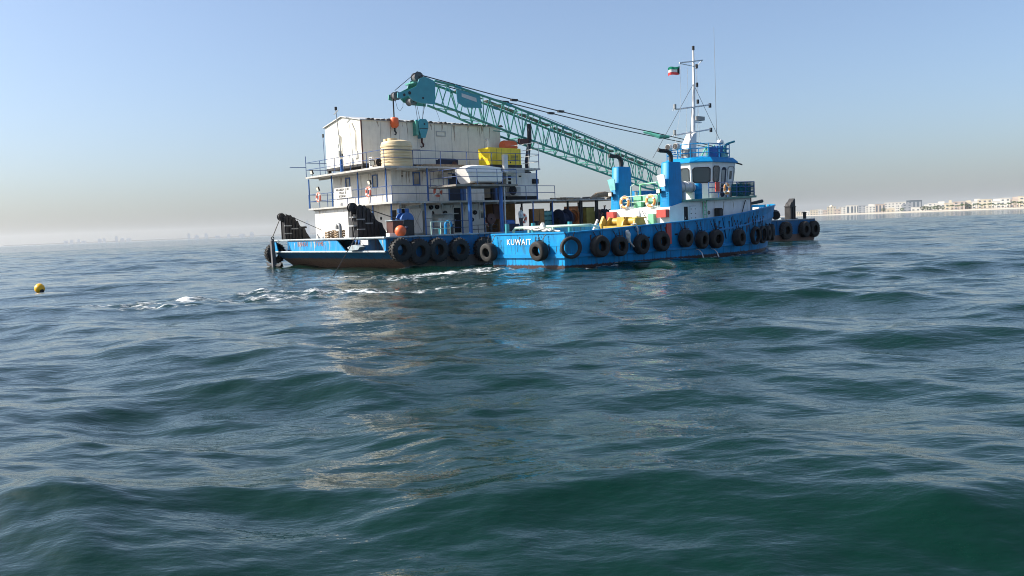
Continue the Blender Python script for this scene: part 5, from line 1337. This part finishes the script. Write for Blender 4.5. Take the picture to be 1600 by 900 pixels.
# roof gear
for (x, y, lab) in ((13.75, 0.0, 'r'), (13.9, .7, 'l')):
    sl = tp(MB().lathe([(.02, -.14), (.2, -.14), (.22, .1), (.02, .16)], 16, (x, y, 7.05), 'x'), 'searchlight', 'light_metal', None, True)
    MB().lathe([(.02, -.155), (.18, -.155), (.18, -.142)], 14, (x, y, 7.05), 'x').build('lens', 'black_steel', sl)
    MB().tube([(14.3, y, 6.3), (x, y, 6.6), (x, y, 6.85)], .03, 5).build('stand', 'light_metal', sl)
tp(MB().box(14.3, 14.8, -.5, .1, 6.3, 6.85), 'control_box', 'grey_metal')
tp(MB().box(16.4, 17.1, -1.3, -.6, 6.35, 7.05), 'dark_locker', 'post_blue')
tp(MB().box(16.9, 17.2, -1.6, -1.3, 6.32, 6.6), 'small_box', 'teal_pale')
fm_ = tp(MB().cyl((17.55, -1.1, 6.3), .16, .75, 'z', 10), 'fire_monitor', 'teal_blue', None, True)
MB().tube([(17.55, -1.1, 7.0), (17.75, -1.2, 7.25), (18.2, -1.5, 7.4)], .07, 7).build('nozzle', 'teal_blue', fm_, True)
MB().tube([(17.2, -1.4, 6.3), (17.4, -1.2, 6.95)], .05, 6).build('brace', 'teal_pale', fm_)
tp(MB().cyl((18.1, -.9, 6.15), .16, .32, 'z', 12), 'blue_pot', 'blue_paint', None, True)
tp(MB().lathe([(.02, 0), (.17, .02), (.24, .12), (.22, .24), (.1, .32), (.02, .33)], 16, (17.4, -.9, 7.22)), 'satellite_dome', 'tug_white', None, True)
tp(MB().cyl((17.4, -.9, 6.3), .04, .92, 'z', 6), 'dome_stand', 'tug_white')
tp(MB().tube([(17.5, -.6, 6.3), (17.52, -.55, 9.0), (17.55, -.5, 15.0)], [.025, .018, .01], 5), 'whip_aerial', 'grey_metal')
tp(MB().tube([(16.6, .3, 6.3), (16.62, .32, 12.0)], [.016, .008], 4), 'whip_aerial', 'light_metal')
# --- mast
mt = tp(MB().tube([(15.55, 0, 6.3), (15.7, 0, 9.0), (15.85, 0, 11.0), (15.87, 0, 13.4)], [.17, .13, .085, .055], 10), 'mast', 'tug_white', None, True)
MB().prism([(14.6, 6.3), (15.5, 6.3), (15.6, 8.0), (15.25, 7.9), (14.75, 7.3)], 'y', -.3, .25).build('mast_fin', 'tug_white', mt)
for (z, x0, z0, x1, z1) in ((9.7, 13.7, 9.4, 17.75, 9.98), (8.1, 13.6, 7.75, 17.8, 8.35)):
    MB().tube([(x0, 0, z0), (x1, 0, z1)], .055, 6).tube([(x0 + .1, .25, z0), (15.6, .0, z)], .03, 5).build('yard', 'tug_white', mt)
    for (xx, zz) in ((x0, z0), (x1 - .1, z1 - .25)):
        MB().cyl((xx, 0, zz + .05), .10, .28, 'z', 10).build('navigation_light', 'black_steel' if xx > 15 else 'grey_metal', mt)
MB().tube([(14.3, 0, 12.42), (16.9, 0, 12.85)], .045, 6).tube([(14.35, 0, 12.38), (16.0, 0, 12.35)], .03, 5).tube([(16.85, 0, 12.83), (16.1, 0, 12.3)], .03, 5).build('gaff', 'tug_white', mt)
for (x, z) in ((15.87, 13.4), (16.2, 11.05), (16.25, 9.95), (16.2, 12.25)):
    MB().cyl((x, 0, z), .09, .26, 'z', 10).build('navigation_light', 'black_steel', mt)
MB().box(15.95, 16.75, -.18, .18, 8.85, 9.1).build('radar_scanner', 'grey_metal', mt)
MB().box(15.75, 16.5, -.1, .1, 8.68, 8.76).build('radar_bracket', 'tug_white', mt)
MB().tube([(15.9, 0, 7.3), (16.5, 0, 7.4)], .03, 5).build('bracket', 'tug_white', mt)
st_ = MB()
for (x, y) in ((17.3, -1.5), (13.2, 1.5), (13.0, -1.5), (17.2, 1.5)): st_.tube([(15.8, 0, 11.2), (x, y, 6.4)], .014, 4)
st_.build('stay_wire', 'wire', mt)
MB().tube([(14.4, 0, 12.4), (14.2, -.1, 9.5), (13.0, -.3, 6.5)], .008, 4).build('halyard', 'rope', mt)
MB().tube([(16.2, 0, 12.3), (16.4, 0, 6.5)], .010, 4).tube([(15.4, 0.15, 12.2), (15.2, .3, 6.4)], .010, 4).build('halyard', 'rope', mt)
# flag
fg = thing('flag', 'small green white and red flag flying from the tug mast', 'flag', TF, (14.3, 0, 11.75), R(143))
nx = 14
def fpt(u, v): return (u * .80, .10 * math.sin(u * 7 + v * 1.2) * (u + .2),   .52 * v - .2 * u - .07 * math.sin(u * 5 + 1))
for i_, (nm, m_) in enumerate((('stripe', 'flag_red'), ('stripe', 'flag_white'), ('stripe', 'flag_green'))):
    v0, v1 = i_ / 3, (i_ + 1) / 3
    pts = [fpt(.28 * 0 + u / nx, v0) for u in range(nx + 1)] + [fpt(u / nx, v1) for u in range(nx + 1)]
    MB().add(pts, [(i, i + 1, i + 2 + nx, i + 1 + nx) for i in range(nx)]).build(nm, m_, fg, True)
tz = MB(); 
for off in (-.006, .006):
    g4 = [[fpt(u / 6 * .2, (u / 6 * .333) + (1 - 2 * u / 6 * .333) * w / 4) for w in range(5)] for u in range(7)]
    tz.add([(p[0], p[1] + off, p[2]) for r_ in g4 for p in r_], [(i * 5 + j, i * 5 + j + 1, (i + 1) * 5 + j + 1, (i + 1) * 5 + j) for i in range(6) for j in range(4)])
tz.build('hoist_patch', 'flag_black', fg, True)
# --- boat deck
railing(tug, [(13.55, -2.52, 3.62), (18.85, -2.52, 3.72)], .95, 2, 1.05, .024, 'post_blue')
railing(tug, [(18.85, -2.5, 3.72), (18.85, 2.5, 3.72)], .95, 2, 1.05, .024, 'post_blue')
nt_ = MB()
for k_ in range(17):
    x = 17.1 + k_ * .105; nt_.tube([(x, -2.50, 3.75), (x + random.uniform(-.03, .03), -2.49, 4.62)], .022, 4)
for k_ in range(9): nt_.tube([(17.1, -2.49, 3.8 + .1 * k_), (18.8, -2.49, 3.8 + .1 * k_)], .016, 4)
nt_ = tp(nt_, 'rail_net', 'net_teal'); nt_['kind'] = 'stuff'
hsr = thing('stowed_hoses', 'teal and brown hoses and cloth stowed behind the tug forward rail', 'hoses', TF, (17.9, -2.2, 3.72))
for k_, m_ in enumerate(('net_teal', 'net_teal', 'brown_wood', 'net_teal', 'brown_wood')):
    cx = -.65 + .34 * k_
    MB().tube([(cx + .14 * math.cos(a), -.08, .45 + .36 * math.sin(a)) for a in [j * .45 for j in range(15)]], .06, 6).build('hose_loop', m_, hsr, True)
MB().box(-.8, .85, -.02, .3, 0, .8).build('cloth_bundle', 'net_teal', hsr)
tp(MB().box(14.2, 14.62, -2.62, -2.55, 4.0, 4.6), 'fire_plan_box', 'red_paint')
lr = thing('life_raft_canister', 'white life raft canister in a cradle beside the tug funnel', 'life raft', TF, (11.75, -1.95, 3.5))
MB().lathe([(.02, -.75), (.3, -.72), (.36, -.6), (.36, -.03), (.38, -.02), (.38, .02), (.36, .03), (.36, .6), (.3, .72), (.02, .75)], 18, (.1, 0, .78), 'x').build('canister', 'light_metal', lr, True)
for x in (-.4, .5): MB().box(x, x + .1, -.35, .35, 0, .48).build('cradle', 'tug_white', lr)
for x in (-.35, .55): MB().lathe([(.37, -.03), (.385, -.03), (.385, .03), (.37, .03)], 18, (x, 0, .78), 'x', True).build('strap', 'grey_metal', lr)
dr = thing('blue_drum', 'upright blue plastic drum beside the tug life raft', 'drum', TF, (12.95, -2.1, 3.56))
MB().lathe([(.02, 0), (.27, 0), (.28, .03), (.28, .3), (.3, .33), (.28, .36), (.28, .6), (.3, .63), (.28, .66), (.28, .92), (.25, .97), (.02, .97)], 20).build('drum_body', 'blue_paint', dr, True)
MB().cyl((.12, 0, .97), .04, .03, 'z', 8).build('bung', 'navy_dark', dr)
# --- bow gear
wd_ = thing('windlass', 'dark windlass post with cross arm on the tug foredeck', 'windlass', TF, (22.6, 0.3, 2.3))
MB().cyl((0, 0, 0), .26, 1.4, 'z', 14).build('post', 'maroon', wd_, True)
MB().cyl((0, 0, 1.4), .30, .15, 'z', 14).build('cap', 'orange_dull', wd_, True)
MB().tube([(-1.1, .3, .75), (0, 0, .95), (1.3, -.4, 1.15)], [.09, .1, .13], 8).build('cross_arm', 'black_steel', wd_)
for (x, y) in ((21.8, 1.3), (21.8, -1.0), (20.6, .4)):
    tp(MB().box(x - .3, x + .3, y - .25, y + .25, 2.35, 3.0), 'deck_locker', 'tug_white')
# --- tyres along the tug
grp = 'tyres on the tug'
for (y, z, lab) in ((2.72, .90, 'leftmost, at the transom corner'), (-1.28, .95, 'right of the lettering KUWAIT')):
    tyre('truck', TF, (-.38, y, z), math.pi, 'black tyre on the tug stern, ' + lab, grp, 1.85, R(6), y)
tyre('thin', TF, (.0, -3.25, 1.1), R(-118), 'wide-holed black tyre on the rounded tug quarter, face to camera', grp, 1.9, 0, .3)
names = ['first of the row along the side', 'left of the hanging white rope', 'right of the hanging white rope', 'left of the red hull mark', 'right of the red hull mark', 'second right of the red mark', 'third right of the red mark', 'standing alone under the wheelhouse', 'left of the bow pair', 'right of the bow pair']
for (x, z), lab in zip(((1.75, 1.08), (3.25, 1.02), (5.05, 1.04), (6.85, 1.13), (9.15, 1.23), (10.8, 1.07), (12.3, 1.07), (15.0, 1.05), (17.3, 1.1), (18.6, 1.12)), names):
    y = -hull_y(x, z) - .29
    sl_ = math.atan2(hull_y(x + .5, z) - hull_y(x - .5, z), 1.0)
    tyre('truck' if x < 16 else 'thin', TF, (x, y, z), -math.pi / 2 - sl_ + random.uniform(-.08, .08), 'black tyre on the tug side, ' + lab, grp, hs(x)[3], random.uniform(-.05, .08), x)
for x, lab in ((19.9, 'behind the bow pair'), (21.2, 'foremost and half hidden')):
    z = 1.2; y = -hull_y(x, z) - .22; sl_ = math.atan2(hull_y(x + .5, z) - hull_y(x - .5, z), 1.0)
    tyre('truck', TF, (x, y, z), -math.pi / 2 - sl_, 'black tyre on the tug bow, ' + lab, grp, hs(x)[3], 0, x)
for k in range(34):
    x = random.uniform(.8, 19.0); zt = hs(x)[3] - random.uniform(.1, .8)
    stain(TH, 'y', 0, x, zt, random.uniform(.05, .22), random.uniform(.4, 1.0), random.choice(['scuff', 'scuff', 'rust_stain']), -1, lambda z, x=x: -hull_y(x, z))
for k in range(9):
    stain(TH, 'x', 0, random.uniform(-2.6, 2.6), random.uniform(1.2, 1.8), random.uniform(.04, .12), random.uniform(.3, .7), random.choice(['scuff', 'rust_stain', 'rail_pale']))
for k in range(9):
    stain(dh, 'y', -2.35, random.uniform(10.9, 18.4), 3.38, random.uniform(.03, .1), random.uniform(.3, .9), 'wall_stain')
bf = thing('bow_fender', 'black rubber fender roll wrapping the tug stem', 'fender', TF, (0, 0, 0))
MB().tube([(22.2, -2.15, 2.35), (23.3, -1.5, 2.45), (24.1, -.85, 2.5), (24.75, 0, 2.55), (24.1, .85, 2.5), (23.3, 1.5, 2.45)], .3, 10).tube([(23.4, -1.05, 1.5), (24.1, -.55, 1.55), (24.5, 0, 1.6), (24.1, .55, 1.55)], .28, 10).build('rubber_roll', 'rubber', bf, True)
# cooling water running off the side
for (x, z) in ((10.6, .55), (12.2, .5)):
    j = thing('cooling_water', f'thin white jet of cooling water leaving the tug side, {"left" if x < 11 else "right"} one', 'water jet', TF, (x, -3.55, z), 0, 'cooling water jets')
    MB().tube([(0, .05, 0), (.05, -.15, -.05), (.09, -.32, -.22), (.12, -.42, -z - .02)], [.02, .025, .03, .045], 5).build('jet', 'ring_white', j)

# ================================================================== people on the barge
def person(label, fr, loc, rz, top, legs, pose):
    J = dict(pel=(0, 0, .95), ch=(.02, 0, 1.22), nk=(.03, 0, 1.46), hd0=(.05, 0, 1.56), hd=(.07, 0, 1.72), sl=(.02, .19, 1.40), sr=(.02, -.19, 1.40), hl=(0, .10, .90), hr=(0, -.10, .90), kl=(.04, .11, .50), kr=(.03, -.12, .50),
             al=(-.02, .12, .08), ar=(0, -.13, .08), tl=(.16, .14, .04), tr=(.17, -.15, .04))
    J.update(pose)
    rad = dict(pel=.155, ch=.165, nk=.062, hd0=.075, hd=.098, sl=.075, sr=.075, hl=.095, hr=.095, kl=.066, kr=.066, al=.047, ar=.047, tl=.04, tr=.04, el=.05, er=.05, wl=.035, wr=.035, fl=.04, fr=.04)
    E_ = [('pel', 'ch'), ('ch', 'nk'), ('nk', 'hd0'), ('hd0', 'hd'), ('ch', 'sl'), ('sl', 'el'), ('el', 'wl'), ('wl', 'fl'), ('ch', 'sr'), ('sr', 'er'), ('er', 'wr'), ('wr', 'fr'), ('pel', 'hl'), ('hl', 'kl'), ('kl', 'al'), ('al', 'tl'), ('pel', 'hr'), ('hr', 'kr'), ('kr', 'ar'), ('ar', 'tr')]
    keys = list(J)
    me = bpy.data.meshes.new('person'); me.from_pydata([J[k_] for k_ in keys], [(keys.index(a), keys.index(b)) for a, b in E_], [])
    o = bpy.data.objects.new('person_src', me); COL.objects.link(o)
    o.modifiers.new('skin', 'SKIN'); o.modifiers.new('sub', 'SUBSURF').levels = 1
    for i, k_ in enumerate(keys):
        sv = me.skin_vertices[0].data[i]; sv.radius = (rad[k_], rad[k_] * (1.0 if k_ not in ('pel', 'ch') else 1.15)); sv.use_root = (k_ == 'pel')
    bpy.context.view_layer.update()
    nm = bpy.data.meshes.new_from_object(o.evaluated_get(bpy.context.evaluated_depsgraph_get()))
    bpy.data.objects.remove(o)
    nm.materials.clear()
    for m_ in (top, legs, 'skin', 'hair'): nm.materials.append(MATS[m_])
    for p in nm.polygons:
        c = p.center; p.use_smooth = True
        dh_ = min((Vector(J[k_]) - c).length for k_ in ('wl', 'wr', 'fl', 'fr'))
        if c.z > 1.72 or (c.z > 1.60 and c.x < J['hd'][0] - .02): p.material_index = 3
        elif c.z > 1.49 or dh_ < .075: p.material_index = 2
        elif c.z > .95: p.material_index = 0
        elif c.z > .07: p.material_index = 1
        else: p.material_index = 3
    b = bpy.data.objects.new('person', nm); COL.objects.link(b)
    b.location = fr.w(*loc); b.rotation_euler = (0, 0, fr.a + rz)
    tag(b, label, 'person')
    fc = MB()
    hx, hy, hz_ = J['hd']
    for sy in (-1, 1): fc.ball((hx + .088, hy + sy * .035, hz_ - .02), .014, 6, 4)
    fc.build('eyes', 'hair', b)
    MB().prism([(hx + .08, hz_ - .075), (hx + .125, hz_ - .07), (hx + .085, hz_ - .0)], 'y', hy - .015, hy + .015).build('nose', 'skin', b)
    MB().box(hx + .075, hx + .098, hy - .028, hy + .028, hz_ - .108, hz_ - .096).build('mouth', 'maroon', b)
    for sy in (-1, 1): MB().ball((hx, hy + sy * .098, hz_ - .03), .026, 6, 4).build('ear', 'skin', b)
    for wr_, f_ in (('wl', 'fl'), ('wr', 'fr')):
        w_, f0 = Vector(J[wr_]), Vector(J[f_]); d = (f0 - w_).normalized(); sd_ = d.orthogonal().normalized(); n_ = d.cross(sd_)
        for k_, (off, ln) in enumerate(((-.03, .075), (-.01, .088), (.01, .082), (.03, .065))):
            a = f0 + sd_ * off; MB().tube([a, a + d * ln * .6, a + d * ln + n_ * .02], [.0095, .009, .007], 5).build('finger', 'skin', b)
        MB().tube([f0 - d * .03 + sd_ * .03, f0 + sd_ * .06 + d * .02, f0 + sd_ * .065 + d * .05], [.011, .010, .008], 5).build('thumb', 'skin', b)
    return b
person('person in a white shirt and grey trousers standing below the upper deck', BF, (12.3, 2.0, DZ), R(-70), 'shirt_white', 'trouser_grey',
       dict(el=(.02, .27, 1.12), er=(.02, -.27, 1.12), wl=(.10, .30, .88), wr=(.08, -.31, .88), fl=(.13, .30, .79), fr=(.11, -.31, .79)))
person('person in dark navy overalls standing at the rail beside the olive cabinet', BF, (21.0, 2.3, DZ), R(-110), 'overall_navy', 'overall_navy',
       dict(el=(.06, .33, 1.18), er=(.06, -.33, 1.18), wl=(.30, .34, 1.06), wr=(.30, -.34, 1.06), fl=(.38, .31, 1.05), fr=(.38, -.31, 1.05)))

HAZE = 5e-5

# ------------------------------------------------------------------ haze
hb = MB().box(-15000, 15000, -15000, 15000, -3, 175).build('haze', None); hb['kind'] = 'stuff'
hm = bpy.data.materials.new('haze_air'); hm.use_nodes = True
hn = hm.node_tree; hn.nodes.clear()
ho = hn.nodes.new('ShaderNodeOutputMaterial'); hv = hn.nodes.new('ShaderNodeVolumePrincipled')
hv.inputs['Color'].default_value = (0.93, 0.95, 0.97, 1); hv.inputs['Density'].default_value = HAZE
hv.inputs['Anisotropy'].default_value = 0.2
hn.links.new(hv.outputs[0], ho.inputs['Volume']); hb.data.materials.append(hm)
